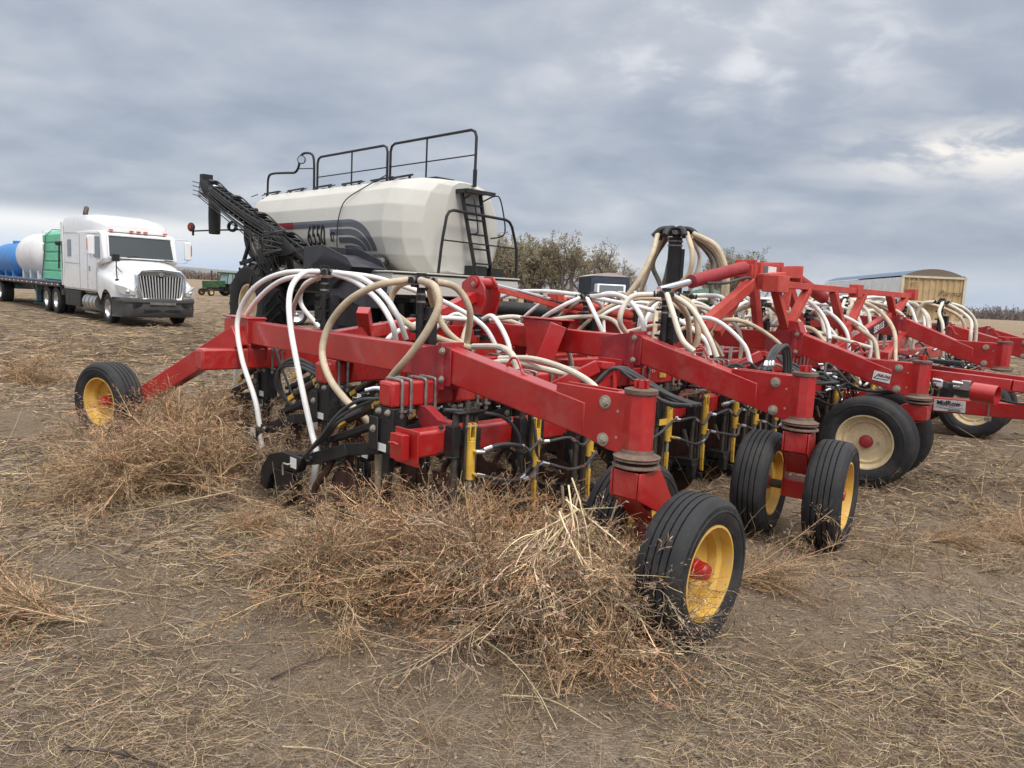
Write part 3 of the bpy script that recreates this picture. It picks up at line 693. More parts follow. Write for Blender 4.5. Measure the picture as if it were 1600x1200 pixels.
for y in (5.0, 5.2):
    m.prism([(-5.98, y, 1.12), (-5.52, y, 1.12), (-5.50, y, 1.45), (-5.44, y, 1.60), (-5.46, y, 1.72), (-5.56, y, 1.83), (-5.68, y, 1.83), (-5.80, y, 1.76), (-5.82, y, 1.55), (-5.90, y, 1.45)], (0, .022, 0))
m.cyl((-5.60, 4.98, 1.76), (-5.60, 5.24, 1.76), .055)
br = sp('fold_tower', m, RED, bevel=.005)
b = MB(); b.bolt((-5.60, 4.995, 1.75), (0, -1, 0), .03, .02); b.bolt((-5.66, 4.995, 1.53), (0, -1, 0), .028, .02); build('bolt', b, BOLT, br)
m = MB(); m.cyl((-5.5, 6.15, 1.60), (-5.46, 7.45, 1.47), .068, n=20); m.box((-5.5, 6.12, 1.60), (.17, .10, .17)); m.bar((-5.42, 5.18, 1.70), (-5.42, 6.1, 1.55), .03, .05); m.bar((-5.40, 6.1, 1.52), (-5.38, 7.4, 1.39), .03, .03)
fc = sp('fold_cylinder', m, FRED, bevel=.004)
build('piston_rod', MB().cyl((-5.5, 5.2, 1.74), (-5.5, 6.1, 1.61), .028), CHR, fc)
hose('hydraulic_line', [(-5.42, 6.05, 1.60), (-5.40, 6.3, 1.60), (-5.38, 6.6, 1.72), (-5.36, 7.0, 1.66), (-5.36, 7.3, 1.62), (-5.38, 7.5, 1.50), (-5.40, 7.5, 1.25)], .012, HYD)
# second tower and cylinders at the drill's middle
m = MB(); m.bar((-3.95, 7.35, 2.03), (-3.95, 8.55, 2.07), .22, .13); m.box((-3.95, 7.72, 2.05), (.28, .46, .16)); m.box((-3.95, 7.98, 2.06), (.30, .05, .19)); m.box((-3.95, 7.42, 2.05), (.24, .05, .2)); m.box((-3.95, 8.6, 2.04), (.2, .05, .22))
for y, yb in ((7.50, 6.85), (7.60, 7.75), (8.45, 8.9), (8.5, 8.3)): m.bar((-3.95, y, 1.98), (-3.9, yb, 1.36), .08, .085)
m.bar((-3.80, 7.3, 1.90), (-3.80, 6.25, 1.38), .09, .11); m.bar((-3.7, 7.35, 1.92), (-3.62, 7.55, 1.95), .2, .16)
fr = sp('fold_tower', m, FRED, bevel=.005)
lb = MB(); lb.box((-3.808, 7.74, 2.045), (.006, .20, .10)); lb.mi = 1; lb.box((-3.807, 7.60, 2.045), (.006, .09, .098)); build('warning_label', lb, [LABEL, GREYINK], fr)
m = MB(); m.cyl((-3.9, 6.28, 1.87), (-3.9, 7.28, 2.06), .066, n=22); fc = sp('fold_cylinder', m, DRED); build('piston_rod', MB().cyl((-3.9, 5.75, 1.77), (-3.9, 6.28, 1.87), .035), CHR, fc)
m = MB(); m.cyl((-3.95, 8.68, 2.0), (-3.95, 9.5, 1.80), .075, n=22); fc = sp('fold_cylinder', m, DRED); build('piston_rod', MB().cyl((-3.95, 9.5, 1.80), (-3.95, 10.1, 1.66), .035), CHR, fc)
hose('hydraulic_line', [(-3.80, 6.4, 1.86), (-3.75, 6.7, 1.88), (-3.74, 7.0, 1.94), (-3.8, 7.3, 1.95)], .014, HYD)
m = MB(); F = -3.57
m.box((F, 9.45, 1.90), (.075, 4.3, .07)); m.box((F, 7.38, 1.90), (.17, .26, .17)); m.box((F, 9.55, 1.90), (.12, .16, .16)); m.box((F, 11.62, 1.92), (.15, .14, .15))
for a, b in (((7.38, 1.84), (7.68, 1.46)), ((8.15, 1.87), (7.76, 1.46)), ((8.85, 1.87), (9.30, 1.36)), ((9.8, 1.87), (9.36, 1.36)), ((10.75, 1.88), (11.0, 1.62)), ((11.4, 1.88), (11.05, 1.62))):
    m.bar((F, a[0], a[1]), (F, b[0], b[1]), .07, .09, up=(1, 0, 0))
sp('truss', m, FRED, bevel=.005)
m = MB(); m.bar((-3.55, 9.25, 1.30), (-4.4, 9.25, 1.22), .1, .12); m.prism([(-3.7, 7.66, 1.34), (-3.35, 7.66, 1.34), (-3.42, 7.66, 1.52), (-3.6, 7.66, 1.54)], (0, .12, 0)); m.bar((-3.50, 8.75, 1.11), (-3.50, 10.6, 1.57), .08, .17); m.bar((-3.1, 9.4, 1.12), (-3.4, 11, 1.36), .08, .13)
sp('truss_foot', m, RED, bevel=.005)
# small knee frames with hydraulic bundles near the second and third castors
for (f0, l0) in ((-3.25, 4.10), (-3.35, 6.75)):
    m = MB(); m.bar((f0 - .25, l0 - .25, 1.0), (f0, l0, 1.20), .05, .09); m.bar((f0, l0, 1.21), (f0 + .02, l0 + .12, 1.20), .10, .05); m.bar((f0 + .06, l0 + .1, 1.20), (f0 + .07, l0 + .12, .92), .06, .03); m.box((f0, l0 + .06, .955), (.3, .26, .02))
    m.bar((f0 - .15, l0 - .02, 1.0), (f0 + .06, l0 + .1, 1.19), .05, .09)
    k = sp('knee_bracket', m, RED, bevel=.005)
    for q in range(5):
        r = random.uniform(-.04, .04)
        hose('hydraulic_line', [(f0 - .12 + r, l0 - .20 + q * .02, .86), (f0 - .02 + r, l0 - .03, 1.05 + r), (f0 + .08, l0 + .07 + q * .02, 1.19), (f0 + .20 + r, l0 + .16 + q * .03, 1.12), (f0 + .42, l0 + .22 + q * .03, 1.0 + r), (f0 + .62, l0 + .26 + .03 * q, .985)], .013, HYD)
# hydraulic arch by the third castor
for q in range(3): hose('hydraulic_line', [(-2.62, 5.35 + q * .05, 1.18), (-2.66, 5.5 + q * .05, 1.30), (-2.72, 5.75 + q * .07, 1.36), (-2.78, 6.0 + q * .05, 1.30), (-2.8, 6.1 + q * .05, 1.12), (-2.8, 6.15, .9)], .016, HYD, fer=(.08,))
# ---------------------------------------------------------------- distribution towers and their hoses
def tower(f, l, z0, z1, hoses, r=.032, hr=.055, big=False):
    m = MB(); m.cyl((f, l, z0), (f, l, z1 - .06), r, n=16); m.box((f + .055, l + .05, (z0 + z1) / 2 - .09), (.075, .075, (z1 - z0) - .22))
    m.cyl((f, l, z1 - .035), (f, l, z1 + .02), hr * 1.5, hr * 1.2, n=22); m.cyl((f, l, z1 + .02), (f, l, z1 + .045), hr * .7, n=16)
    for i in range(8): a = i * math.pi / 4 + .2; m.cyl((f, l, z1 - .01), (f + (hr + .06) * math.cos(a), l + (hr + .06) * math.sin(a), z1 - .01), .024, n=12)
    for i in range(int((z1 - z0) / .11)): m.box((f - .03, l - .035, z0 + .08 + i * .11), (.05, .04, .02)); m.bolt((f + .055, l + .01, z0 + .06 + i * .11), (0, -1, 0), .01, .012)
    t = sp('distribution_tower', m, BLK, bevel=.004)
    c = MB()
    for i in range(8):
        a = i * math.pi / 4 + .2; d = Vector((math.cos(a), math.sin(a), 0)); p = Vector((f, l, z1 - .01)) + d * (hr + .042); c.cyl(p, p + d * .012, .0275, n=14)
    c.cyl((f, l, z1 - .115), (f, l, z1 - .10), r * 1.15, n=16); c.cyl((f, l, z1 - .17), (f, l, z1 - .155), r * 1.15, n=16)
    build('hose_clamp', c, STEEL, t)
    for (k, pts) in hoses:
        mm = {'w': WHOSE, 'c': CHOSE, 'b': BHOSE, 'g': GHOSE}[k]; rr = {'w': .0225, 'c': .0225, 'b': .0255, 'g': .0255}[k] * (1.25 if big else 1)
        P = [Vector(p) for p in pts]; d = (P[0] - Vector((f, l, z1 - .01))); d.z = 0; 
        P = bez(P, 9); rad = [rr] * len(P)
        if k in 'bg' and not big:   # corrugated
            Q = []; 
            for i in range(len(P) - 1):
                for q in range(5): Q.append(P[i].lerp(P[i + 1], q / 5))
            P = Q + [P[-1]]; rad = [rr * (1 + (.045 if i % 2 else -.045)) for i in range(len(P))]
        build('hose', MB().tube(P, rr, 12, rad), mm, t, sm=60)
    return t
HO = {}
tower(-5.66, 3.33, 1.28, 1.79, [
  ('w',[(-5.69,3.30,1.78),(-6.08,3.15,1.75),(-6.42,3.05,1.60),(-6.62,3.00,1.31),(-6.42,2.95,0.97),(-6.14,2.95,0.60),(-6.02,2.95,0.22)]),
  ('w',[(-5.77,3.35,1.76),(-6.36,3.30,1.69),(-6.77,3.25,1.48),(-7.08,3.25,1.22),(-7.27,3.30,0.88),(-7.33,3.30,0.61),(-7.30,3.30,0.12)]),
  ('w',[(-5.62,3.25,1.78),(-5.60,3.10,1.76),(-5.53,2.95,1.63),(-5.36,2.85,1.39),(-5.12,2.80,1.01),(-4.92,2.80,0.59),(-4.84,2.80,0.41),(-4.90,2.80,0.10)]),
  ('c',[(-5.76,3.40,1.77),(-6.28,3.50,1.66),(-6.56,3.55,1.50),(-6.73,3.60,1.31),(-6.69,3.60,1.05)]),
  ('w',[(-5.70,3.45,1.77),(-6.46,3.60,1.67),(-6.73,3.70,1.47),(-6.36,3.70,1.25)]),
  ('w',[(-5.56,3.35,1.78),(-5.25,3.40,1.75),(-5.00,3.45,1.64),(-4.84,3.50,1.47),(-4.84,3.60,1.27)]),
  ('w',[(-5.56,3.35,1.77),(-5.29,3.40,1.71),(-4.96,3.40,1.57),(-4.76,3.40,1.40),(-4.76,3.45,1.22)]),
  ('w',[(-5.60,3.42,1.78),(-5.41,3.70,1.75),(-5.16,4.00,1.64),(-5.08,4.30,1.53),(-4.90,4.50,1.37),(-4.78,4.60,1.14)])])
tower(-4.30, 3.32, 1.18, 1.75, [
  ('b',[(-4.33,3.22,1.74),(-4.46,3.05,1.69),(-4.67,2.95,1.57),(-4.85,2.90,1.38),(-4.86,2.85,1.18),(-4.67,2.80,1.01),(-4.45,2.80,0.88),(-4.24,2.85,0.75),(-4.12,2.85,0.59),(-4.09,2.85,0.30)]),
  ('b',[(-4.22,3.25,1.74),(-3.87,3.10,1.70),(-3.76,3.05,1.58),(-3.80,3.00,1.42),(-3.92,2.95,1.24),(-4.12,2.95,1.07),(-4.27,3.00,0.91)]),
  ('b',[(-4.30,3.42,1.74),(-4.26,3.62,1.70),(-4.21,3.72,1.53),(-4.32,3.80,1.28)]),
  ('b',[(-4.42,3.40,1.74),(-4.95,3.60,1.70),(-5.07,3.60,1.54),(-4.84,3.60,1.40),(-4.51,3.70,1.29),(-4.24,3.80,1.24)]),
  ('b',[(-4.36,3.42,1.73),(-4.60,3.70,1.52),(-4.55,3.80,1.34),(-4.35,3.90,1.20)])])
hose('loose_hose', [(-4.02,3.60,1.28),(-3.64,3.50,1.31),(-3.41,3.40,1.28),(-3.36,3.40,1.19)], .0225, CHOSE)
hose('loose_hose', [(-4.05,3.90,1.18),(-3.71,3.90,1.21),(-3.31,3.80,1.19),(-3.00,3.70,1.14),(-2.76,3.60,1.05)], .0225, CHOSE)
hose('loose_hose', [(-4.15,3.85,1.13),(-3.9,3.9,1.17),(-3.6,3.95,1.14),(-3.3,4.2,1.08)], .0225, CHOSE)
tower(-3.56, 5.36, 1.30, 1.74, [
  ('c',[(-3.62,5.30,1.73),(-3.74,5.10,1.69),(-3.76,5.00,1.50),(-3.79,5.20,1.34)]),
  ('c',[(-3.50,5.28,1.73),(-3.32,5.10,1.60),(-3.15,5.00,1.39),(-3.03,5.00,1.30)]),
  ('b',[(-3.50,5.42,1.73),(-3.38,5.50,1.64),(-3.31,5.50,1.42),(-3.33,5.50,1.28)]),
  ('b',[(-3.58,5.46,1.73),(-3.62,5.80,1.56),(-3.69,6.00,1.30)]),
  ('c',[(-3.64,5.42,1.73),(-3.70,5.60,1.62),(-3.57,5.60,1.40),(-3.36,5.60,1.18)]),
  ('c',[(-3.5,5.36,1.73),(-3.30,5.36,1.62),(-3.1,5.3,1.42),(-3.0,5.3,1.25)])])
tower(-4.98, 6.02, 1.20, 1.68, [
  ('w',[(-4.92,6.00,1.68),(-4.22,5.60,1.70),(-3.92,5.50,1.55),(-3.84,5.50,1.33)]),
  ('w',[(-4.90,6.00,1.67),(-4.28,6.00,1.60),(-3.83,6.00,1.50),(-3.54,6.00,1.34),(-3.47,6.00,1.20)]),
  ('w',[(-5.06,6.00,1.69),(-5.57,6.00,1.71),(-6.07,6.00,1.67),(-6.44,6.00,1.50),(-6.6,6.0,1.2)]),
  ('w',[(-5.05,6.08,1.67),(-5.93,6.50,1.62),(-6.28,6.50,1.43),(-6.55,6.50,1.18)]),
  ('w',[(-4.98,5.92,1.66),(-5.10,5.80,1.57),(-5.41,5.80,1.40),(-5.5,5.8,1.2)]),
  ('c',[(-5.04,6.10,1.66),(-5.45,6.30,1.53),(-5.63,6.30,1.39),(-5.70,6.30,1.22)]),
  ('w',[(-4.92,5.96,1.66),(-4.59,5.70,1.50),(-4.46,5.70,1.30)]),
  ('w',[(-5.0,6.1,1.66),(-5.39,6.80,1.56),(-5.32,6.80,1.22)])])
# the tall main tower with its drooping primary hoses
tower(-5.27, 8.05, 1.20, 2.52, [
  ('b',[(-5.44,7.90,2.50),(-5.29,7.60,2.24),(-5.31,7.40,1.92),(-5.42,7.30,1.68),(-5.54,7.30,1.50)]),
  ('b',[(-5.50,8.12,2.50),(-5.71,8.20,2.16),(-5.82,8.20,1.86),(-5.91,8.20,1.60)]),
  ('b',[(-5.05,7.95,2.50),(-4.86,7.80,2.25),(-4.89,7.80,1.99),(-5.15,7.80,1.75),(-5.27,7.80,1.50)]),
  ('c',[(-5.14,8.15,2.50),(-5.12,8.40,2.25),(-5.17,8.40,1.97),(-5.29,8.40,1.65)]),
  ('b',[(-5.0,8.02,2.50),(-4.66,8.00,2.34),(-4.50,8.00,2.04),(-4.47,8.00,1.72)]),
  ('b',[(-5.0,8.05,2.48),(-4.72,8.10,2.30),(-4.58,8.10,2.02),(-4.58,8.10,1.72)]),
  ('g',[(-5.0,8.12,2.46),(-4.83,8.30,2.24),(-4.72,8.30,1.94),(-4.69,8.30,1.68)]),
  ('g',[(-5.1,8.2,2.48),(-5.06,8.60,2.22),(-5.04,8.60,1.94),(-5.02,8.60,1.65)]),
  ('g',[(-5.46,8.15,2.48),(-5.76,8.30,2.16),(-5.64,8.30,1.91),(-5.47,8.30,1.62)]),
  ('g',[(-5.38,8.2,2.48),(-5.64,8.50,2.18),(-5.69,8.50,1.92),(-5.81,8.50,1.62)])], r=.085, hr=.12, big=True)
tw = MB()
for a_ in range(7):
    a = a_ * 2 * math.pi / 7 + .3; d = Vector((math.cos(a), math.sin(a), 0)); p = Vector((-5.27, 8.05, 2.54))
    tw.tube(bez([p, p + d * .10 + V(0, 0, .02), p + d * .20 + V(0, 0, .0), p + d * .28 + V(0, 0, -.08)], 5), .04, 12)
sp('elbow_pipe', tw, BLK)
tower(-3.96, 7.86, 1.30, 1.69, [
  ('b',[(-4.0,7.80,1.68),(-4.01,7.40,1.60),(-4.13,7.30,1.46),(-4.19,7.20,1.28),(-4.18,7.10,1.08)]),
  ('b',[(-3.9,7.9,1.68),(-3.71,8.00,1.60),(-3.51,7.90,1.50),(-3.37,7.80,1.35)]),
  ('b',[(-3.9,7.95,1.68),(-3.75,8.20,1.48),(-3.49,8.20,1.43),(-3.34,8.20,1.30)]),
  ('w',[(-4.02,7.92,1.68),(-4.5,8.3,1.79),(-4.56,8.30,1.63),(-4.56,8.30,1.30)]),
  ('w',[(-3.95,7.97,1.69),(-3.95,8.80,1.78),(-3.69,8.70,1.68),(-3.46,8.50,1.50),(-3.33,8.30,1.33)]),
  ('c',[(-4.02,7.94,1.68),(-4.40,8.50,1.71),(-4.51,8.50,1.52),(-4.33,8.50,1.32)])])
tower(-4.3, 6.85, 1.30, 1.74, [
  ('w',[(-4.22,6.9,1.74),(-3.98,7.00,1.74),(-3.87,6.95,1.60),(-3.88,6.50,1.39)]),
  ('w',[(-4.25,6.9,1.74),(-4.10,7.00,1.74),(-4.00,7.00,1.60),(-4.06,7.00,1.43),(-4.24,7.00,1.30)]),
  ('c',[(-4.38,6.8,1.73),(-4.6,6.7,1.66),(-4.75,6.7,1.45),(-4.75,6.7,1.2)]),
  ('w',[(-4.35,6.92,1.73),(-4.7,7.2,1.7),(-4.95,7.3,1.5),(-4.95,7.3,1.2)])])
for (f, l, z) in ((-4.2, 10.9, 1.80), (-5.6, 9.6, 1.72), (-5.9, 11.3, 1.75), (-4.2, 12.9, 1.82), (-5.5, 13.6, 1.85), (-4.6, 9.2, 1.70), (-4.9, 7.4, 1.62), (-6.3, 8.6, 1.72), (-3.9, 9.0, 1.60), (-5.0, 11.9, 1.8), (-5.2, 4.7, 1.42)):
    hs = []
    for i in range(8):
        a = i * math.pi / 4 + random.uniform(-.3, .3); d = Vector((math.cos(a), math.sin(a), 0)); k = random.uniform(.45, .95); p = Vector((f, l, z - .01))
        hs.append((random.choice('wwccb'), [tuple(p + d * .07), tuple(p + d * k * .5 + V(0, 0, random.uniform(-.02, .05))), tuple(p + d * k * .95 + V(0, 0, -.14)), tuple(p + d * k * 1.1 + V(0, 0, -.34)), tuple(p + d * k * 1.1 + V(0, 0, -.62))]))
    tower(f, l, 1.25, z, hs)
tower(-4.2, 10.86, 1.35, 1.80, [
  ('b',[(-4.1,10.8,1.79),(-3.85,10.2,1.74),(-3.69,9.70,1.57),(-3.41,9.40,1.43),(-3.17,9.20,1.32),(-3.07,9.10,1.1)]),
  ('b',[(-4.1,10.86,1.79),(-3.78,10.60,1.75),(-3.48,10.30,1.63),(-3.20,9.95,1.41),(-3.07,9.70,1.05)]),
  ('w',[(-4.12,10.92,1.80),(-3.9,11.2,1.86),(-3.71,11.2,1.80),(-3.60,11.20,1.50)])])
tower(-3.75, 12.0, 1.35, 1.82, [
  ('c',[(-3.7,11.95,1.82),(-3.49,11.70,1.77),(-3.29,11.50,1.60),(-3.18,11.30,1.35)]),
  ('w',[(-3.72,11.92,1.8),(-3.53,11.60,1.70),(-3.36,11.40,1.45)]),
  ('w',[(-3.7,12.05,1.80),(-3.54,12.10,1.70),(-3.45,12.00,1.45)])])
tower(-3.18, 11.7, 1.40, 1.84, [
  ('c',[(-3.26,11.65,1.83),(-3.39,11.60,1.80),(-3.45,11.60,1.62),(-3.46,11.60,1.15)]),
  ('c',[(-3.15,11.62,1.83),(-3.09,11.30,1.68),(-2.97,11.10,1.50),(-2.93,11.10,1.1)]),
  ('c',[(-3.12,11.7,1.83),(-2.94,11.80,1.77),(-2.80,11.85,1.63),(-2.75,11.85,1.45),(-2.74,11.85,1.05)]),
  ('c',[(-3.13,11.68,1.82),(-2.93,11.60,1.73),(-2.74,11.45,1.60),(-2.68,11.30,1.42),(-2.67,11.30,1.05)])])
# loose hose runs over the middle
for pts, mm in (([(-4.4, 7.8, 1.40), (-4.0, 8.0, 1.45), (-3.6, 8.3, 1.42), (-3.1, 8.9, 1.25)], CHOSE), ([(-4.6, 8.6, 1.50), (-4.2, 8.9, 1.58), (-3.8, 9.1, 1.52), (-3.5, 9.0, 1.30)], WHOSE),
                ([(-5.2, 9.0, 1.55), (-4.6, 9.4, 1.68), (-4.1, 9.6, 1.60), (-3.8, 9.5, 1.30)], WHOSE), ([(-5, 10, 1.6), (-4.5, 10.2, 1.72), (-3.9, 10.3, 1.66), (-3.6, 10.1, 1.35)], WHOSE),
                ([(-5.3, 5.6, 1.38), (-5.0, 5.9, 1.46), (-4.6, 6.0, 1.45), (-4.3, 5.9, 1.20)], CHOSE), ([(-4.9, 6.6, 1.3), (-4.5, 6.8, 1.42), (-4.1, 6.9, 1.36), (-3.9, 6.7, 1.1)], CHOSE)):
    hose('loose_hose', pts, .0225, mm)
m = MB(); m.bar((-5.9, 6.2, 1.15), (-5.9, 9.2, 1.35), .10, .14); m.prism([(-5.6, 6.0, 1.15), (-5.6, 7.7, 1.15), (-5.6, 7.7, 1.50), (-5.6, 6.6, 1.52), (-5.6, 6.1, 1.40)], (-.02, 0, 0)); sp('fold_frame', m, RED, bevel=.006)
# ---------------------------------------------------------------- hitch bars at the front
m = MB(); m.bar((-3.1, 8.3, .725), (.2, 8.3, .875), .12, .145); sp('hitch_bar', m, RED, bevel=.010)
m = MB(); m.bar((-2.42, 7.86, 1.10), (-1.5, 7.9, 1.07), .07, .10); m.bar((-1.5, 7.9, 1.07), (-.2, 8.6, .94), .07, .10); m.bar((-2.4, 8.1, 1.14), (-.2, 8.75, 1.02), .07, .07)
m.bar((-.9, 7.7, 1.0), (.3, 8.3, 1.06), .08, .10)
sp('hitch_bar', m, RED, bevel=.006)
m = MB()
c = Vector((-1.76, 7.75, .985)); ax = Vector((1, -.12, -.04)).normalized()
m.lathe([(.06, .0), (.088, .0), (.088, .20), (.078, .20), (.072, .14), (.05, .10), (.02, .08)], c, ax, 30); dr = sp('hitch_pin_drum', m, RED, sm=40)
d2 = MB(); d2.cyl(c + ax * .10, c + ax * .15, .058, n=24); build('amber_reflector', d2, FRED, dr)
m = MB(); m.box((-1.84, 7.84, 1.03), (.08, .10, .09)); m.cyl((-2.12, 7.8, 1.05), (-2.04, 7.8, 1.045), .019); m.cyl((-2.12, 7.84, 1.01), (-2.04, 7.84, 1.005), .019); m.cyl((-1.95, 7.8, 1.045), (-1.86, 7.8, 1.04), .019); m.cyl((-1.95, 7.84, 1.0), (-1.86, 7.84, 1.0), .019); sp('hydraulic_coupler', m, ALU, bevel=.004)
m = MB(); m.box((-1.72, 8.232, .78), (.012, .010, .18)); m.box((-1.72, 8.232, .69), (.05, .05, .03)); sp('hitch_strap', m, STEEL)
m = MB(); m.box((-2.13, 8.1, 1.21), (.34, .10, .045)); sp('step_pad', m, PLAS, bevel=.01)
for q in range(5): hose('hydraulic_line', [(-2.08, 7.80, 1.045 - q * .01), (-1.98, 7.82, 1.03 - q * .012), (-1.9, 7.95, .99 - q * .02), (-1.7, 8.0, .93), (-1.4, 8.0, .90), (-1.2 + q * .05, 8.2, .96)], .012, HYD, fer=(.05, .9))
for q in range(6): hose('hydraulic_line', [(-3.3, 7.9 + q * .04, .95), (-3.0, 7.9, .88 + q * .01), (-2.7, 7.85, .86), (-2.35, 8.0, .88 + q * .012)], .013, HYD)
# dark bundles of lines crossing under the middle of the frame
for q in range(80):
    l0 = random.uniform(5.2, 14); F0 = random.uniform(-3.6, -2.95); z0 = random.uniform(.8, 1.12)
    hose('hydraulic_line', [(F0, l0, z0), (F0 + .1, l0 + .12, z0 + random.uniform(-.05, .12)), (F0 + random.uniform(-.1, .25), l0 + .3, z0 + random.uniform(-.12, .08)), (F0 + random.uniform(-.1, .2), l0 + .5, z0 - random.uniform(0, .3))], .013, random.choice((HYD, HYD, STEEL)), fer=(.1, .8), sides=6)
# labels on the frame
def plate(name, c, xa, ya, w, h, par=S):
    m = MB(); M = Matrix((Vector(xa), Vector(ya), Vector(xa).cross(Vector(ya)))).transposed(); m.box(c, (w, h, .003), M=M); return build(name, m, LABEL, S, inv=SI)
XA = (1, 0, 0); YA = (0, 0, 1)
xs = Vector((1, 0, -.14)).normalized(); ys = Vector((.14, 0, 1)).normalized()
p1 = plate('maker_label', (-2.53, 7.654, 1.035), tuple(xs), tuple(ys), .165, .092)
def mk(c, xa, ya): return frame(c, xa, ya)
text_mesh('lettering', 'AiR-PAK', .042, REDINK, p1, mk(Vector((-2.505, 7.650, 1.042)), xs, ys), .78, .25, bold=.001)
m = MB(); a0 = Vector((-2.53, 7.651, 1.035)); m.bar(a0 + xs * -.07 + ys * -.028, a0 + xs * -.03 + ys * .026, .002, .007, up=tuple(ys)); m.bar(a0 + xs * -.062 + ys * -.025, a0 + xs * .07 + ys * -.016, .002, .005, up=tuple(ys)); build('logo_stroke', m, INK, p1)
xh = Vector((1, 0, .0455)).normalized(); yh = Vector((-.0455, 0, 1)).normalized(); Z0 = -.072; F0_ = -.44
p2 = plate('maker_label', (-1.62 + F0_, 8.237, .845 + Z0), tuple(xh), tuple(yh), .28, .115)
text_mesh('lettering', 'MidRow', .062, INK, p2, mk(Vector((-1.630 + F0_, 8.2320, 0.868 + Z0)), xh, yh), 1.0, 0, bold=.0015)
text_mesh('lettering', '•  •  •  •', .03, REDINK, p2, mk(Vector((-1.660 + F0_, 8.2320, 0.838 + Z0)), xh, yh))
m = MB(); b0 = Vector((-1.620 + F0_, 8.2345, 0.845 + Z0)); m.tube([b0 + xh * (-.12 + .024 * i) + yh * (-.018 - .012 * math.sin(i * math.pi / 10)) for i in range(11)], .0018, 5); m.tube([b0 + xh * (.0 + .012 * i) + yh * (-.018 + .0035 * i) for i in range(11)], .0016, 5); build('logo_stroke', m, INK, p2)
text_mesh('lettering', 'BANDER', .024, INK, p2, mk(Vector((-1.570 + F0_, 8.2320, 0.803 + Z0)), xh, yh), 1.2)
xg = Vector((.18, -.96, 0)).normalized()
sgn = Vector((-.3, 1.6, .25)).normalized(); up_ = Vector((0, -.16, 1)).normalized()
for (lx, fz) in ((3.95, -3.2), (6.95, -3.25)):
    m = MB(); m.box((fz, lx, .985), (.004, .12, .085)); q = build('number_label', m, LABEL, S, inv=SI)
    text_mesh('lettering', '12', .07, INK, q, mk(Vector((fz + .004, lx + .01, .985)), (0, 1, 0), (0, 0, 1)))

xt = Vector((0, 1, .249)).normalized(); yt = Vector((0, -.249, 1)).normalized()
m = MB(); c0 = Vector((-3.457, 10.14, 1.455)); m.box(c0, (.60, .115, .003), M=Matrix((xt, yt, xt.cross(yt))).transposed()); q = build('series_label', m, INK, S, inv=SI)
text_mesh('lettering', 'SERIES', .115, LABEL, q, mk(c0 + Vector((.004, .0, .0)), xt, yt), 1.1, .1, bold=.002)
for (f_, l_, z_) in ((-3.775, 5.72, 1.0), (-3.0, 4.6, .79)):
    m = MB(); m.box((f_, l_, z_), (.004, .10, .045)); build('caution_sticker', m, YEL, S, inv=SI)

for q in range(15):
    f_ = random.uniform(-5.4, -3.6); l_ = random.uniform(6.0, 13.5); a_ = random.uniform(0, 6.28); k_ = random.uniform(.3, .8); zt_ = random.uniform(1.45, 1.75); d_ = Vector((math.cos(a_), math.sin(a_), 0)); p_ = Vector((f_, l_, 0))
    hose('loose_hose', [p_ - d_ * k_ + V(0, 0, 1.12), p_ - d_ * k_ * .8 + V(0, 0, 1.32), p_ - d_ * k_ * .2 + V(0, 0, zt_), p_ + d_ * k_ * .45 + V(0, 0, zt_ - .05), p_ + d_ * k_ * .95 + V(0, 0, 1.30), p_ + d_ * k_ + V(0, 0, 1.10)], .021, random.choice((WHOSE, CHOSE, CHOSE, BHOSE)))
for (f_, l_, z_) in ((-2.90, 7.325, .50), (-2.55, 11.52, .22)):
    m = MB(); m.box((f_, l_, z_), (.018, .004, .07)); build('tyre_mark', m, LABEL, S, inv=SI)
# ================================================================== air cart
class G:
    """a thing whose geometry is given in the drill's frame axes"""
    def __init__(s, name, base, label, cat, group=None):
        s.e = empty(name, mw(*base), RZ45, label, cat, group); s.inv = Matrix.Translation((-base[0], -base[1], 0))
    def pe(s, name, mb, mats, **k): return build_each(name, mb, mats, s.e, inv=s.inv, **k)
    def p(s, name, mb, mats, par=None, **k):
        return build(name, mb, mats, s.e, inv=s.inv, **k) if par is None else build(name, mb, mats, par, **k)
A = G('air_cart', (-16, 10.15), 'cream air cart tank with black handrails, ladder and folded black auger', 'air cart')
CL, CZ, HW, HH = 10.12, 2.93, 1.48, 1.02
half = [(.0, 1), (.34, .985), (.62, .90), (.82, .70), (.95, .38), (1.0, .04), (.99, -.28), (.91, -.62), (.66, -.97), (.0, -1)]
sec = [(-x, z) for x, z in half] + [(x, z) for x, z in half[::-1][1:-1]]
rings = [(-19.35, .40, .45), (-19.1, .70, .72), (-18.5, 1, 1), (-12.55, 1, 1), (-12.10, .88, .975), (-11.84, .68, .94), (-11.74, .35, .90)]
m = MB(); P = []
for (F, kx, kz) in rings: P.append([Vector((F, CL + x * HW * kx, CZ + z * HH * kz - (0.0 if kz > .99 else .02))) for x, z in sec] )
for r in P: r.append(r[0])
m.grid(P); m.add([P[0][i] for i in range(18)], [tuple(range(18))]); m.add([P[-1][i] for i in range(18)], [tuple(range(17, -1, -1))])
tank = A.p('tank', m, CREAM, sm=5, bevel=.02, seg=2); tank.modifiers['bevel'].angle_limit = math.radians(7)
def tank_l(z):   # left flank at height z
    pts = sorted([(CZ + q[1] * HH, CL + q[0] * HW) for q in sec if q[0] < 0])
    return float(np.interp(z, [p[0] for p in pts], [p[1] for p in pts]))
def on_flank(name, polys, mm, par, off=.008):
    m = MB()
    for poly in polys:      # strips: list of (F,z) pairs, two edges
        P = [[Vector((F, tank_l(z) - off, z)) for F, z in e] for e in poly]; m.grid(P)
    o = A.p(name, m, mm, par, sm=0); return o
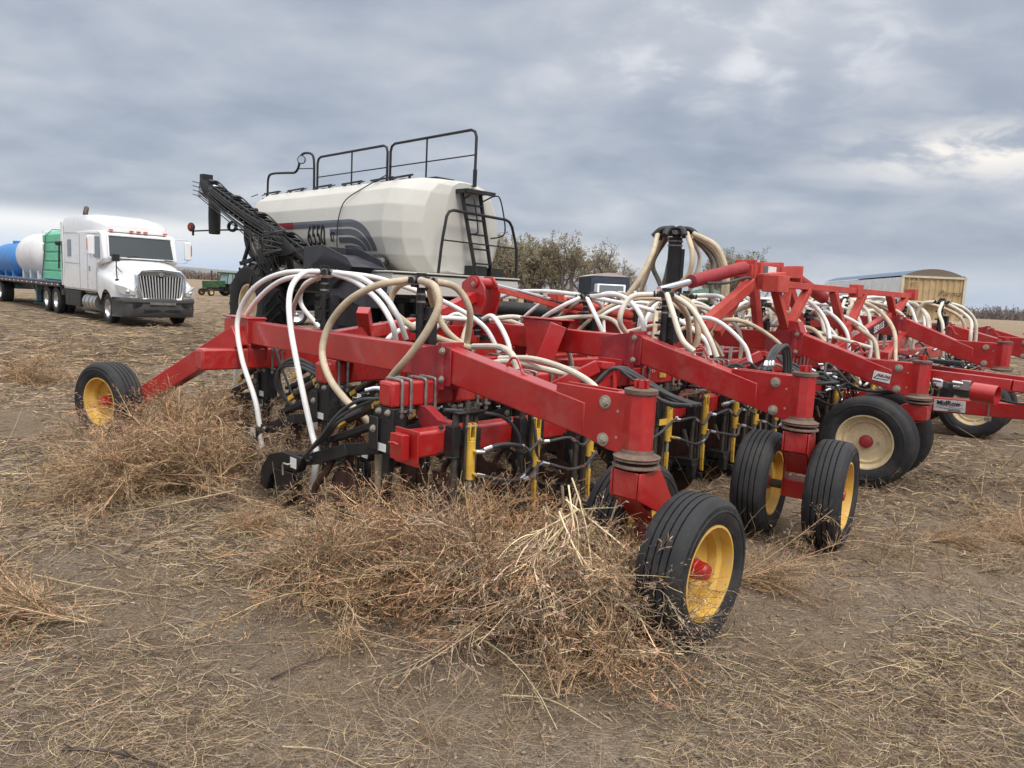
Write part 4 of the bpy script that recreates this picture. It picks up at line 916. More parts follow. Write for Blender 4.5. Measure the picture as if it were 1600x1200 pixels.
def lerp2(a, b, t): return (a[0] + (b[0] - a[0]) * t, a[1] + (b[1] - a[1]) * t)
def arc(F0, z0, F1, rx, rz, n=14):   # straight run then quarter ellipse down
    return [(F0 + (F1 - F0) * i / 4, z0) for i in range(5)] + [(F1 + rx * math.sin(math.pi / 2 * i / n), z0 - rz + rz * math.cos(math.pi / 2 * i / n)) for i in range(1, n + 1)]
def band(F0, z0, F1, rx, rz, th, n=14, sub=5):
    o = arc(F0, z0, F1, rx, rz, n); i_ = arc(F0 + .0, z0 - th, F1 - .03, rx - th * .9, rz - th, n)
    return [[lerp2(o[k], i_[k], q / sub) for k in range(len(o))] for q in range(sub + 1)]
for F0_, zt_, rx_, th_ in ((-16.1, 3.03, .98, .15), (-14.5, 2.835, .79, .13), (-14.15, 2.66, .62, .125), (-13.98, 2.49, .45, .11)): on_flank('stripe', [band(F0_, zt_, -13.8, rx_, zt_ - 2.37, th_)], GREYINK, tank)
on_flank('stripe', [[[(-17.05, 3.03), (-16.6, 3.03), (-16.12, 3.03)], [(-17.0, 2.95), (-16.6, 2.95), (-16.1, 2.95)], [(-16.95, 2.875), (-16.55, 2.875), (-16.08, 2.875)]]], REDINK, tank)
for body, F, z, sz, sx in (('6550', -15.10, 2.68, .64, .60), ('ST', -14.40, 2.66, .26, .62)):
    to = text_mesh('lettering', body, sz, INK, tank, Matrix(((1, 0, 0, F), (0, 0, -1, 0), (0, 1, 0, z), (0, 0, 0, 1))), sx, .12, ext=0.0, bold=.012)
    for v in to.data.vertices: v.co.y = tank_l(v.co.z) - .014
# hatch lids, rim rail and fittings along the crown
m = MB()
for F in (-19.0, -17.7, -16.4, -15.1, -13.9, -13.2):
    m.cyl((F, 9.80, 3.90), (F, 9.80, 3.95), .24, n=24); m.bar((F - .42, 9.55, 3.98), (F + .42, 9.55, 4.0), .035, .035); m.box((F - .3, 9.56, 3.94), (.04, .04, .09)); m.box((F + .3, 9.56, 3.94), (.04, .04, .09)); m.bar((F + .3, 9.3, 3.93), (F + .34, 9.1, 3.84), .02, .02); m.bar((F - .3, 9.3, 3.93), (F - .26, 9.1, 3.84), .02, .02)
m.box((-16, 10.2, 3.985), (7.0, .5, .03))
A.p('hatch_lid', m, PLAS)
def rail(pts, r=.024): return MB().tube(bez(pts, 4), r, 10)
def rcorner(a, b, c, rad=.16):
    a, b, c = Vector(a), Vector(b), Vector(c); return [b + (a - b).normalized() * rad, b + ((a - b).normalized() + (c - b).normalized()) * rad * .30, b + (c - b).normalized() * rad]
def loop(pts, r=.030, rad=.16):
    P = [Vector(pts[0])]
    for i in range(1, len(pts) - 1): P += rcorner(pts[i - 1], pts[i], pts[i + 1], rad)
    P.append(Vector(pts[-1])); return MB().tube(P, r, 10)
Lr = 10.3
def addm(a, b): a.add(b.v, b.f); return a
hr = loop([(-17.95, Lr, 4.05), (-17.95, Lr, 4.93), (-14.78, Lr, 4.93), (-14.78, Lr, 4.05)])
addm(hr, loop([(-14.66, Lr, 4.05), (-14.66, Lr, 4.93), (-11.67, Lr, 4.93), (-11.67, Lr, 3.80)]))
for F in (-16.3, -13.3): hr.cyl((F, Lr, 4.03), (F, Lr, 4.93), .02, n=10)
hr.cyl((-17.95, Lr, 4.42), (-14.78, Lr, 4.42), .015, n=8); hr.cyl((-14.66, Lr, 4.42), (-11.67, Lr, 4.42), .015, n=8)
hr.box((-11.67, Lr, 3.95), (.06, .06, .35))
A.p('handrail', hr, BLK)
hr = MB().tube(bez([(-20.75, Lr, 4.0), (-20.75, Lr, 4.35), (-20.7, Lr, 4.62), (-20.45, Lr, 4.70), (-19.6, Lr, 4.66), (-19.15, Lr, 4.64), (-18.95, Lr, 4.78), (-18.9, Lr, 4.98), (-18.7, Lr, 5.10), (-18.3, Lr, 5.06), (-18.15, Lr, 4.9), (-18.12, Lr, 4.5), (-18.12, Lr, 4.05)], 5), .032, 10)
hr.box((-20.75, Lr, 4.0), (.25, .2, .05)); hr.cyl((-18.95, Lr, 4.72), (-18.12, Lr, 4.66), .014); hr.bar((-20.8, Lr, 3.98), (-19.9, Lr, 3.98), .3, .04)
A.p('handrail', hr, BLK)
m = MB(); m.lathe([(.05, 0), (.11, .02), (.12, .06), (.10, .065), (.02, .03)], (-18.72, Lr - .02, 4.93), (.6, -.8, 0), 20); wl = A.p('work_lamp', m, BLK); build('lens', MB().lathe([(.001, .07), (.095, .068), (.10, .06)], (-18.72, Lr - .02, 4.93), (.6, -.8, 0), 20), CHR, wl)
# upper step, ladder, guard rail, rear deck
m = MB(); m.box((-11.95, 10.25, 3.66), (1.1, .75, .035)); m.box((-11.4, 10.25, 3.64), (.03, .78, .08)); m.box((-12, 9.87, 3.64), (1.1, .03, .08)); A.p('top_step', m, PLAS)
m = MB()
for y0, y1 in ((9.92, 10.22), (10.42, 10.66)): m.bar((-11.62, y0, 3.62), (-11.42, y1, 1.98), .05, .07, up=(1, 0, 0))
for i in range(5):
    t = (i + .8) / 5.6; z = 3.62 + (1.98 - 3.62) * t; F = -11.62 + .2 * t; y0 = 9.92 + .30 * t; y1 = 10.42 + .24 * t; m.box((F, (y0 + y1) / 2, z), (.10, y1 - y0, .03))
A.p('ladder', m, BLK, bevel=.004)
m = rail([(-11.58, 9.97, 3.5), (-11.4, 9.98, 3.56), (-11.32, 10.0, 3.45), (-11.32, 10.12, 2.95), (-11.36, 10.15, 2.82), (-11.5, 10.1, 2.8)], .015); addm(m, rail([(-11.58, 10.48, 3.5), (-11.3, 10.55, 3.6), (-11.2, 10.62, 3.5), (-11.2, 10.78, 2.95), (-11.3, 10.75, 2.8), (-11.45, 10.6, 2.75)], .015)); A.p('grab_handle', m, BLK)
m = loop([(-11.43, 9.23, 1.95), (-11.43, 9.30, 2.6), (-11.43, 9.42, 3.22), (-11.43, 11.15, 3.17), (-11.43, 11.37, 2.6), (-11.43, 11.40, 1.95)], .030, .14); m.cyl((-11.43, 9.30, 2.62), (-11.43, 11.36, 2.60), .015, n=8); A.p('guard_rail', m, BLK)
m = MB(); m.box((-11.95, 9.78, 1.72), (1.1, 3.3, .40)); m.box((-11.95, 9.78, 1.945), (1.16, 3.36, .03)); dk = A.p('rear_deck', m, CREAM, bevel=.01)
build('deck_trim', MB().box((-11.392, 9.78, 1.915), (.006, 3.3, .028)), BLK, dk)
m = MB(); m.box((-11.6, 10.35, 2.07), (.35, .35, .20)); m.box((-11.6, 10.85, 2.06), (.3, .4, .18)); A.p('battery_box', m, PLAS, bevel=.01)
m = MB()
for F in (-18.2, -15.9, -13.6): m.prism([(F - 1.1, 9.1, 2.2), (F + 1.1, 9.1, 2.2), (F + .3, 9.5, 1.15), (F - .3, 9.5, 1.15)], (0, 1.9, 0)).cut()
A.pe('hopper_bottom', m, CREAM)
m = MB(); m.box((-15.6, 9.3, 1.25), (8.2, .22, .30)); m.box((-15.6, 11.2, 1.25), (8.2, .22, .30)); m.box((-18.0, 10.15, 1.05), (.3, 2.6, .3)); m.box((-12.6, 10.15, 1.2), (.3, 2.4, .3)); m.box((-15.5, 9.2, 1.62), (4.5, .3, .3))
m.box((-14.2, 9.0, 1.0), (2.2, .5, .5)); m.box((-12.6, 9.6, 1.05), (.8, 1.2, .6)); m.cyl((-14, 9, .8), (-10.8, 9.2, .7), .12); m.bar((-12.5, 10.15, .9), (-8.6, 10.15, .75), .25, .2)
A.p('chassis', m, BLK, bevel=.01)
m = MB(); m.tube(bez([(-12.4, 9.6, 1.3), (-11.6, 9.9, 1.36), (-11.0, 10.6, 1.34), (-10.6, 11.4, 1.30), (-10.3, 12.4, 1.22)], 6), .14, 16); m.tube(bez([(-12.2, 9.2, 1.1), (-11.0, 9.8, 1.12), (-10.2, 11.5, 1.05), (-10, 13, 1.0)], 6), .10, 14)
dp = A.p('delivery_duct', m, PLAS)
# silver car wheel-like fan housing and hub gear on the near side
m = MB(); m.cyl((-13.9, 8.7, 1.9), (-13.9, 9.0, 1.9), .28, n=20); m.cyl((-13.2, 8.75, 2.0), (-13.2, 9.0, 2.0), .2, n=20); m.box((-13.1, 8.75, 1.65), (.9, .4, .35)); m.cyl((-12.7, 8.7, 2.05), (-12.7, 8.8, 2.2), .15); A.p('metering_box', m, BLK, bevel=.01)
m = MB(); m.lathe([(.2, 0), (.24, .02), (.24, .05), (.2, .05)], (-12.85, 8.62, 1.98), (0, -1, 0), 24); m.lathe([(.10, 0), (.13, .02), (.13, .05), (.1, .05)], (-12.35, 8.6, 1.9), (0, -1, 0), 20); m.cyl((-12.9, 8.6, 2.15), (-12.4, 8.6, 2.18), .04); A.p('drive_gear', m, STEEL)
# lugged drive tyres
def lug_tyre(R, w, rr, n=22):
    m = MB(); m.lathe([(rr, -w * .34), (rr + .06, -w * .46), (rr + (R - rr) * .5, -w * .52), (R - .10, -w * .5), (R - .05, -w * .42), (R - .035, 0), (R - .05, w * .42), (R - .10, w * .5), (rr + (R - rr) * .5, w * .52), (rr + .06, w * .46), (rr, w * .34)], (0, 0, 0), (0, 1, 0), 48)
    for i in range(n * 2):
        s = 1 if i % 2 else -1; a0 = math.pi * i / n; P = []
        for k in range(7):
            t = k / 6; a = a0 + s * 0 + .42 * t ** 1.2; y = s * w * (-.02 + .50 * (t)) ; r = R - .04 - .05 * max(0, t - .8) * 5; hh = .065
            c = [(r * math.sin(a - .035), y, r * math.cos(a - .035)), (r * math.sin(a + .035), y, r * math.cos(a + .035)), ((r + hh) * math.sin(a + .025), y, (r + hh) * math.cos(a + .025)), ((r + hh) * math.sin(a - .025), y, (r + hh) * math.cos(a - .025))]
            P.append([Vector(q) for q in c] + [Vector(c[0])])
        m.grid(P)
        for e in (0, 6): m.add(P[e][:4], [(0, 1, 2, 3)])
    return m
for (F, l, R, w, rr) in ((-17.95, 8.74, 1.03, .80, .50), (-17.95, 11.6, 1.03, .80, .50), (-13.2, 9.6, .62, .5, .3), (-13.2, 11.2, .62, .5, .3)):
    t = build('tyre', lug_tyre(R, w, rr), RUB, A.e, inv=A.inv, loc=(F, l, R))
    q = MB(); q.lathe([(rr + .02, -w * .44), (rr - .03, -w * .43), (rr - .06, -w * .30), (rr * .6, -w * .24), (.14, -w * .30), (.12, -w * .38), (.001, -w * .38)][::-1], (0, 0, 0), (0, 1, 0), 36); q.lathe([(rr + .02, w * .36), (rr - .05, w * .3), (.001, w * .3)], (0, 0, 0), (0, 1, 0), 36)
    build('rim', q, CRIM, t, sm=40)
# auger
m = MB(); a = Vector((-19.5, 8.0, 3.98)); b = Vector((-13.9, 7.95, 2.08)); d = (b - a).normalized(); nz = Vector((0, 0, 1)); nz = (nz - d * nz.dot(d)).normalized()
m.cyl(a, b, .15, n=18)
for oz, oy in ((.17, -.12), (.17, .12), (-.17, -.13), (-.17, .13), (-.24, 0), (.02, -.17)): m.bar(a + nz * oz + V(0, oy, 0), b + nz * oz + V(0, oy, 0), .035, .035)
for i in range(21):
    p = a + (b - a) * (i + .5) / 21; m.box(p + nz * .0, (.05, .24, .38), M=Matrix((d, Vector((0, 1, 0)), nz)).transposed())
    if i % 5 == 1: m.box(p + nz * .24, (.16, .22, .05), M=Matrix((d, Vector((0, 1, 0)), nz)).transposed()); m.tube(bez([p + nz * .25, p + nz * .30 + d * .3, p + nz * .25 + d * .8], 5), .018)
m.box(a - d * .05 + nz * .16, (.20, .26, .26)); 
for q in range(10): m.tube(bez([a + nz * (.18 - q * .05) + V(0, -.18, 0), a + (b - a) * .4 + nz * (.10 - q * .05) + V(0, -.2, .05 * math.sin(q)), a + (b - a) * .75 + nz * (.2 - q * .06) + V(0, -.22, 0), b + V(0, -.2, q * .03)], 8), .013, 6)
au = A.p('auger', m, BLK, sm=30)
m = MB()
for q in range(4): m.cyl(a + V(-.05, -.1, .06 - q * .11), a + V(-.62, -.1, .16 - q * .11), .012, n=6)
build('wand', m, BLK, au)
m = MB(); m.lathe([(.13, 0), (.14, -.12), (.15, -.6), (.14, -1.0), (.12, -1.02), (.12, 0)], (-19.0, 8.0, 3.78), (0, 0, 1), 20); sp_ = build('spout_sleeve', m, PLAS, au)
m = MB(); m.lathe([(.14, .0), (.17, .12), (.12, .25)], (-19.0, 8.0, 3.72), (0, 0, 1), 20); build('spout_collar', m, ALU, au)
m = MB(); m.tube([(-20.35, 8.0, 2.87), (-19, 8.0, 2.86), (-17.5, 8.0, 2.84), (-16.9, 8.0, 2.72), (-16.6, 8.0, 2.65)], .02); m.cyl((-20.38, 8, 2.75), (-20.38, 8, 2.9), .03); m.lathe([(.11, 0), (.12, .02), (.12, .04), (.10, .05), (.04, .07)], (-20.4, 7.98, 2.97), (.4, -.9, 0), 20); m.lathe([(.10, 0), (.13, .04), (.13, .10), (.09, .12)], (-17.75, 7.95, 2.90), (.5, -.8, .1), 20)
la = A.p('lamp_arm', m, BLK); build('lens', MB().lathe([(.001, .055), (.08, .05), (.095, .03)], (-20.4, 7.97, 2.97), (.4, -.9, 0), 18), ORANGE, la)
m = MB(); m.tube(bez([(-17.3, 8.05, 3.3), (-17.27, 8.05, 2.95), (-17.25, 8.05, 2.6), (-17.05, 8.05, 2.30), (-16.7, 8.1, 2.1), (-16.3, 8.2, 2.0)], 6), .075, 14); m.bar((-16.3, 8.3, 1.5), (-16.0, 8.1, 2.7), .12, .12); m.bar((-16.9, 8.2, 2.0), (-15.6, 8.2, 2.35), .10, .16); m.bar((-15.6, 8.4, 1.5), (-15.4, 8.1, 2.5), .12, .12); m.bar((-16.8, 8.1, 2.8), (-15.9, 8.1, 1.9), .10, .08); m.box((-16.1, 8.1, 2.2), (.6, .4, .35)); R_ = random.Random(4)
for q in range(16):
    p = V(R_.uniform(-16.9, -15.2), R_.uniform(7.8, 8.5), R_.uniform(1.7, 2.8)); m.bar(p, p + V(R_.uniform(-.5, .5), R_.uniform(-.2, .2), R_.uniform(-.6, .6)), R_.uniform(.03, .09), R_.uniform(.03, .10))
for q in range(6): m.tube(bez([V(-16.6 + .2 * q, 7.85, 2.9), V(-16.3 + .2 * q, 7.7, 2.4), V(-15.9 + .15 * q, 7.8, 1.9), V(-15.2, 8.0, 1.7 + .05 * q)], 5), .018, 6)
A.p('auger_mount', m, BLK, bevel=.01)
m = MB()
for q in range(9):
    r = .34 + .04 * math.sin(q * 2.1); m.tube([Vector((-15.30 + r * math.cos(t) * 1.0, 7.75 + .16 * math.sin(t) , 2.75 - q * .065 + .05 * math.sin(t + q))) for t in [i * math.pi / 8 for i in range(17)]], .016, 6)
A.p('coiled_hose', m, HYD)
m = MB(); m.prism([(-13.79, 7.6, 1.80), (-13.71, 7.6, 2.37), (-12.99, 7.6, 2.41), (-12.14, 7.6, 2.17), (-11.94, 7.6, 2.00), (-12.69, 7.6, 1.57)], (0, .02, 0)); m.prism([(-13.79, 8.35, 1.80), (-13.71, 8.35, 2.37), (-12.99, 8.35, 2.41), (-12.14, 8.35, 2.17), (-11.94, 8.35, 2.00), (-12.69, 8.35, 1.57)], (0, .02, 0))
m.prism([(-13.79, 7.6, 1.80), (-12.69, 7.6, 1.57), (-11.94, 7.6, 2.00), (-12.99, 7.6, 2.25)], (0, .77, 0)); m.box((-13.39, 7.98, 2.15), (.03, .76, .5)); m.bar((-13.09, 8, 1.75), (-11.59, 8, 1.47), .62, .45)
A.p('auger_hopper', m, mat('dark_blue_grey_steel', (.035, .037, .048), .4, var=.2, dust=.4, dustcol=(.1, .09, .09)), bevel=.006)
m = MB(); m.tube(bez([(-13.2, 9.2, 3.98), (-13.6, 8.98, 3.75), (-14.0, 8.72, 3.45), (-14.1, 8.62, 3.1), (-14.1, 8.58, 2.7), (-14.1, 8.6, 2.2)], 6), .012, 6); A.p('cable', m, BLK)
m = MB(); m.box((-15.2, 8.98, 1.93), (4.6, .5, .10)); m.box((-15.2, 8.72, 1.86), (4.6, .04, .16)); A.p('side_sill', m, CREAM, bevel=.006)
text_mesh('lettering', 'CWB', .20, WHOSE, tank, frame(Vector((-12.45, 9.6, 3.78)), (.3, 1, 0), (-.45, .13, .88)), 1.2, .2)
# ================================================================== highway tractor
T = G('semi_truck', (-26.1, 8.67), 'white semi truck with sleeper cab and chrome grille, parked on the field at left', 'truck')
TX, TY = -26.1, 8.67
def t_(x, y, z): return Vector((TX + x, TY + y, z))
def gl(v, a, b): return float(np.interp(v, a, b))
xs_ = [-.98, -.75, -.62, -.5, -.35, -.15, .1, .35, .5, .62, .8, 1.0, 1.15, 1.28, 1.36]
for side in (-1, 1):
    P = []
    for x in xs_:
        zt = gl(x, [-.98, -.3, .3, .9, 1.2, 1.36], [2.12, 2.10, 2.02, 1.90, 1.82, 1.70]); wh = gl(x, [-.98, 0, .8, 1.36], [1.0, .93, .80, .66])
        zf = gl(x, [-.98, -.6, 0, .5, 1.0, 1.36], [1.70, 1.62, 1.52, 1.46, 1.34, 1.14]); yf = gl(x, [-.98, 0, .7, 1.1, 1.36], [1.17, 1.22, 1.20, 1.10, .86])
        zb = .5 + math.sqrt(max(0, .62 ** 2 - x * x)) if abs(x) < .62 else gl(x, [-.98, -.62, .62, 1.36], [.98, .75, .84, .88])
        zb = min(zb, zf - .14)
        ys = [(0, zt), (wh * .35, zt - .005), (wh * .7, zt - .03), (wh * .92, zt - .09), (wh, zt - .19), (wh + (yf - wh) * .25, (zt - .19) * .45 + zf * .55), (wh + (yf - wh) * .6, zf + .05), (yf - .06, zf), (yf - .01, zf - .06), (yf, zf - .13), (yf, (zf - .13 + zb) / 2), (yf - .01, zb)]
        P.append([t_(x, side * y, z) for y, z in ys])
    m = MB(); m.grid(P if side < 0 else [r[::-1] for r in P]); 
    nose = P[-1]; m.add(nose + [t_(1.36, 0, .95)], [tuple(range(13)) if side < 0 else tuple(range(12, -1, -1))])
    hd = T.p('hood', m, WPAINT, sm=50)
def cab(m, x0, x1, z0, z1, w): pass
m = MB(); w = 1.17
side_poly = [(-.98, .98), (-5.0, .98), (-5.0, 3.0), (-2.2, 3.02), (-.72, 2.99), (-.50, 2.90), (-.28, 2.10), (-.40, 2.0), (-.98, 1.9)]
m.prism([t_(x, -w, z) for x, z in side_poly], (0, 2 * w, 0))
cb = T.p('cab', m, WPAINT, bevel=.05, seg=3)
P = []
for (x, zt, hw_, zb) in ((-.62, 3.02, .80, 2.98), (-.66, 3.22, .92, 2.98), (-.95, 3.34, 1.02, 2.98), (-1.7, 3.50, 1.10, 2.98), (-2.6, 3.62, 1.14, 2.98), (-4.2, 3.66, 1.16, 2.98), (-5.02, 3.60, 1.16, 2.98)):
    P.append([t_(x, y, z) for y, z in ((-hw_, zb), (-hw_ - .01, zb + (zt - zb) * .6), (-hw_ * .93, zt - (zt - zb) * .10), (-hw_ * .6, zt), (0, zt + .01), (hw_ * .6, zt), (hw_ * .93, zt - (zt - zb) * .10), (hw_ + .01, zb + (zt - zb) * .6), (hw_, zb))])
m = MB(); m.grid([r[::-1] for r in P][::1]); m.add(P[0], [tuple(range(9))]); m.add(P[-1], [tuple(range(8, -1, -1))]); T.p('roof_fairing', m, WPAINT, sm=50)
m = MB(); m.box(t_(-5.0, -1.19, 2.25), (.30, .03, 2.3)).cut(); m.box(t_(-5.0, 1.19, 2.25), (.30, .03, 2.3)).cut(); T.pe('side_extender', m, WPAINT, bevel=.01)
m = MB()  # windscreen, proud of the cab front
A0, A1 = t_(-.235, -1.02, 2.14), t_(-.235, 1.02, 2.14); B0, B1 = t_(-.445, -.98, 2.84), t_(-.445, .98, 2.84); C0, C1 = t_(-.12, 0, 2.14), t_(-.34, 0, 2.84)
m.grid([[A0, C0, A1], [B0, C1, B1]]); m.add([A0, C0, A1, t_(-.35, 1.02, 2.14), t_(-.35, -1.02, 2.14)], [(0, 4, 3, 2, 1)]); m.add([B0, C1, B1, t_(-.5, .98, 2.84), t_(-.5, -.98, 2.84)], [(0, 1, 2, 3, 4)])
T.p('windscreen', m, GLASS, sm=60)
m = MB(); m.bar(A0, B0, .04, .05); m.bar(A1, B1, .04, .05); m.bar(B0 + V(.02, 0, .02), C1 + V(.02, 0, .02), .05, .05); m.bar(B1 + V(.02, 0, .02), C1 + V(.02, 0, .02), .05, .05); m.bar(A0, C0, .05, .04); m.bar(A1, C0, .05, .04); T.p('windscreen_frame', m, WPAINT, bevel=.01)
for s in (-1, 1):
    y = s * 1.178
    m = MB(); m.prism([t_(-.62, y - .004, 2.10), t_(-.66, y - .004, 2.80), t_(-1.30, y - .004, 2.80), t_(-1.34, y - .004, 2.16), t_(-.95, y - .004, 2.06)], (0, .010, 0)); T.p('side_window', m, GLASS)
    m = MB(); m.prism([t_(-3.95, y - .004, 2.15), t_(-3.95, y - .004, 2.75), t_(-4.40, y - .004, 2.75), t_(-4.40, y - .004, 2.15)], (0, .010, 0)); T.p('sleeper_window', m, GLASS, bevel=.004)
    # door cut lines and handle
    m = MB()
    for p, q in (((-.60, 1.95), (-1.0, 1.75)), ((-1.0, 1.75), (-1.0, 1.05)), ((-2.0, 1.05), (-2.0, 2.9)), ((-2.0, 2.9), (-.62, 2.9)), ((-2.9, 1.05), (-2.9, 2.95)), ((-1, 1.05), (-5, 1.05)), ((-4.9, 1.3), (-4.9, 2.95)), ((-2.9, 1.9), (-4.8, 1.95)), ((-3.1, 2.96), (-5, 3.0))): m.bar(t_(p[0], y, p[1]), t_(q[0], y, q[1]), .006, .014)
    m.box(t_(-1.75, y + s * .01, 1.75), (.05, .03, .16)); T.p('door_seam', m, mat('seam_grey', (.25, .25, .26), .6))
    m = MB(); m.box(t_(-.35, s * 1.52, 2.50), (.13, .22, .62)); mi = T.p('mirror', m, WPAINT, bevel=.04, seg=3)
    a = MB(); a.tube([t_(-.5, s * 1.18, 2.86), t_(-.4, s * 1.35, 2.88), t_(-.35, s * 1.52, 2.86), t_(-.35, s * 1.52, 2.75)], .015, 8); a.tube([t_(-.35, s * 1.52, 2.2), t_(-.35, s * 1.50, 2.10), t_(-.5, s * 1.18, 2.06)], .015, 8); build('mirror_arm', a, ALU, mi)
    a = MB(); a.box(t_(-.30, s * 1.635, 2.52), (.06, .008, .36)); build('mirror_marker', a, ORANGE, mi)
    # headlamp
    m = MB(); hp = [t_(1.37, s * .74, .99), t_(1.36, s * .76, 1.10), t_(1.20, s * 1.0, 1.24), t_(.92, s * 1.18, 1.30), t_(.98, s * 1.18, 1.14), t_(1.22, s * 1.02, 1.0)]
    off = V(.07, s * .05, .0); m.add([p + off for p in hp] + [p - off for p in hp], [(0, 1, 2, 3, 4, 5) if s > 0 else (5, 4, 3, 2, 1, 0)] + [((i, i + 6, (i + 1) % 6 + 6, (i + 1) % 6) if s > 0 else (i, (i + 1) % 6, (i + 1) % 6 + 6, i + 6)) for i in range(6)])
    hl = T.p('headlight', m, mat('lamp_glass', (.42, .42, .40), .08, spec=.8)); a = MB(); a.sphere(t_(1.27, s * .92, 1.09) + off * .6, .07, 12); build('reflector_bowl', a, CHR, hl)
    a = MB(); a.box(t_(1.05, s * 1.165, 1.17), (.14, .03, .05)); build('turn_signal', a, ORANGE, hl)
# hood top centre crease and wiper strip
m = MB(); m.bar(t_(-.22, -.95, 2.13), t_(-.12, 0, 2.15), .04, .03); m.bar(t_(-.22, .95, 2.13), t_(-.12, 0, 2.15), .04, .03); m.bar(t_(-.13, -.5, 2.17), t_(-.20, .1, 2.24), .02, .02); T.p('wiper', m, BLK)
m = MB(); gz = [(.86, .60), (1.2, .68), (1.62, .70), (1.72, .60)]
m.tube([t_(1.47, -.60, .86), t_(1.45, -.70, 1.25), t_(1.42, -.72, 1.60), t_(1.40, -.58, 1.75), t_(1.42, 0, 1.80), t_(1.40, .58, 1.75), t_(1.42, .72, 1.60), t_(1.45, .70, 1.25), t_(1.47, .60, .86), t_(1.47, 0, .83), t_(1.47, -.60, .86)], .068, 12)
m.bar(t_(1.44, -.7, 1.66), t_(1.46, 0, 1.72), .05, .10); m.bar(t_(1.44, .7, 1.66), t_(1.46, 0, 1.72), .05, .10)
gs = T.p('grille_surround', m, CHR)
m = MB(); m.prism([t_(1.40, -.58, .88), t_(1.38, -.68, 1.60), t_(1.38, .68, 1.60), t_(1.40, .58, .88)], (-.04, 0, 0)); build('grille_screen', m, mat('grille_black', (.005, .005, .005), .8), gs)
m = MB()
for i in range(15):
    y = -.60 + i * .0857; m.bar(t_(1.47, y * .90, .89), t_(1.44, y * 1.06, 1.63 - .3 * max(0, .25 - abs(y))), .030, .026, up=(1, 0, 0))
build('grille_bar', m, mat('bright_grille_bar', (.62, .62, .63), .3, .3), gs)
m = MB(); m.lathe([(.001, .05), (.06, .05), (.075, .03), (.075, 0)], t_(1.44, 0, 1.66), (1, 0, .1), 24); m.box(t_(1.50, 0, 1.66), (.01, .035, .035), M=Matrix.Rotation(math.pi / 4, 3, 'X')); build('hood_emblem', m, CHR, gs)
P = []
for (z, o) in ((.30, -.06), (.36, .0), (.55, .04), (.72, .02), (.78, .06), (.86, .05), (.90, -.02), (.90, -.15)):
    P.append([t_(x + o * (1 if abs(y) < 1.1 else .2), y + (math.copysign(o * .6, y) if abs(y) > 1 else 0), z) for x, y in ((.60, -1.19), (.95, -1.18), (1.25, -1.06), (1.42, -.85), (1.53, -.45), (1.56, 0), (1.53, .45), (1.42, .85), (1.25, 1.06), (.95, 1.18), (.60, 1.19))])
m = MB(); m.grid([r for r in P]); bp = T.p('bumper', m, BUMPER, sm=35)
m = MB(); m.box(t_(1.60, 0, .74), (.03, .78, .08)); bi = build('bumper_insert', m, STEEL, bp)
m = MB()
for s in (-1, 1): m.box(t_(1.50, s * .72, .70), (.10, .28, .06), rz=-s * .3); m.box(t_(1.56, s * .3, .52), (.06, .5, .06))
build('bumper_vent', m, BLK, bp)
m = MB(); m.tube([t_(.75, -1.08, 1.45), t_(.76, -1.10, 1.75), t_(.76, -1.10, 2.05)], .018, 8); m.tube([t_(.76, -1.10, 1.85), t_(.62, -.95, 1.72), t_(.55, -.85, 1.66)], .014, 8); m.box(t_(.76, -1.12, 2.12), (.14, .20, .22)); m.cyl(t_(.75, -1.08, 1.42), t_(.75, -1.08, 1.46), .06); T.p('fender_mirror', m, PLAS, bevel=.02)
m = MB()
for y in (-.85, -.22, 0, .22, .85): m.box(t_(-.56, y * (1.0), 3.03), (.08, .12, .05)).cut()
T.pe('roof_marker_lamp', m, ORANGE, bevel=.01)
def road_wheel(g, c, R, w, rr, rimm, out=-1, dual=False):
    m = MB(); pr = [(rr, -w / 2 + .02), (rr + .05, -w / 2), (R - .08, -w / 2 - .01), (R - .02, -w / 2 + .02), (R, -w / 2 + .06)]
    for q in (-.07, 0, .07): pr += [(R, q - .008), (R - .012, q - .006), (R - .012, q + .006), (R, q + .008)]
    pr += [(R, w / 2 - .06), (R - .02, w / 2 - .02), (R - .08, w / 2 + .01), (rr + .05, w / 2), (rr, w / 2 - .02)]
    m.lathe(pr, c, (0, 1, 0), 40); t = g.p('wheel', m, RUB)
    q = MB(); o = out; q.lathe([(rr + .01, o * w * .47), (rr - .03, o * w * .46), (rr - .05, o * w * .2), (rr - .08, o * (w * .12 if not dual else -w * .1)), (.14, o * (w * .2 if not dual else -w * .1)), (.10, o * w * .30), (.001, o * w * .32)][::-1 if o > 0 else 1], c, (0, 1, 0), 32)
    build('rim', q, rimm, t, sm=40)
    h = MB()
    for i in range(8): a = i * math.pi / 4; h.cyl(Vector(c) + V((rr - .13) * math.cos(a), o * w * .13, (rr - .13) * math.sin(a)), Vector(c) + V((rr - .13) * math.cos(a), o * w * (.19 if not dual else .0), (rr - .13) * math.sin(a)), .035 if not dual else .02, n=10)
    build('wheel_hole', h, BLK, t); return t
for s in (-1, 1):
    road_wheel(T, t_(0, s * 1.02, .5), .50, .28, .29, ALU, s)
    for x in (-6.15, -7.55):
        road_wheel(T, t_(x, s * 1.05, .51), .51, .27, .29, ALU, s, True); road_wheel(T, t_(x, s * .74, .51), .51, .27, .29, ALU, s, True)
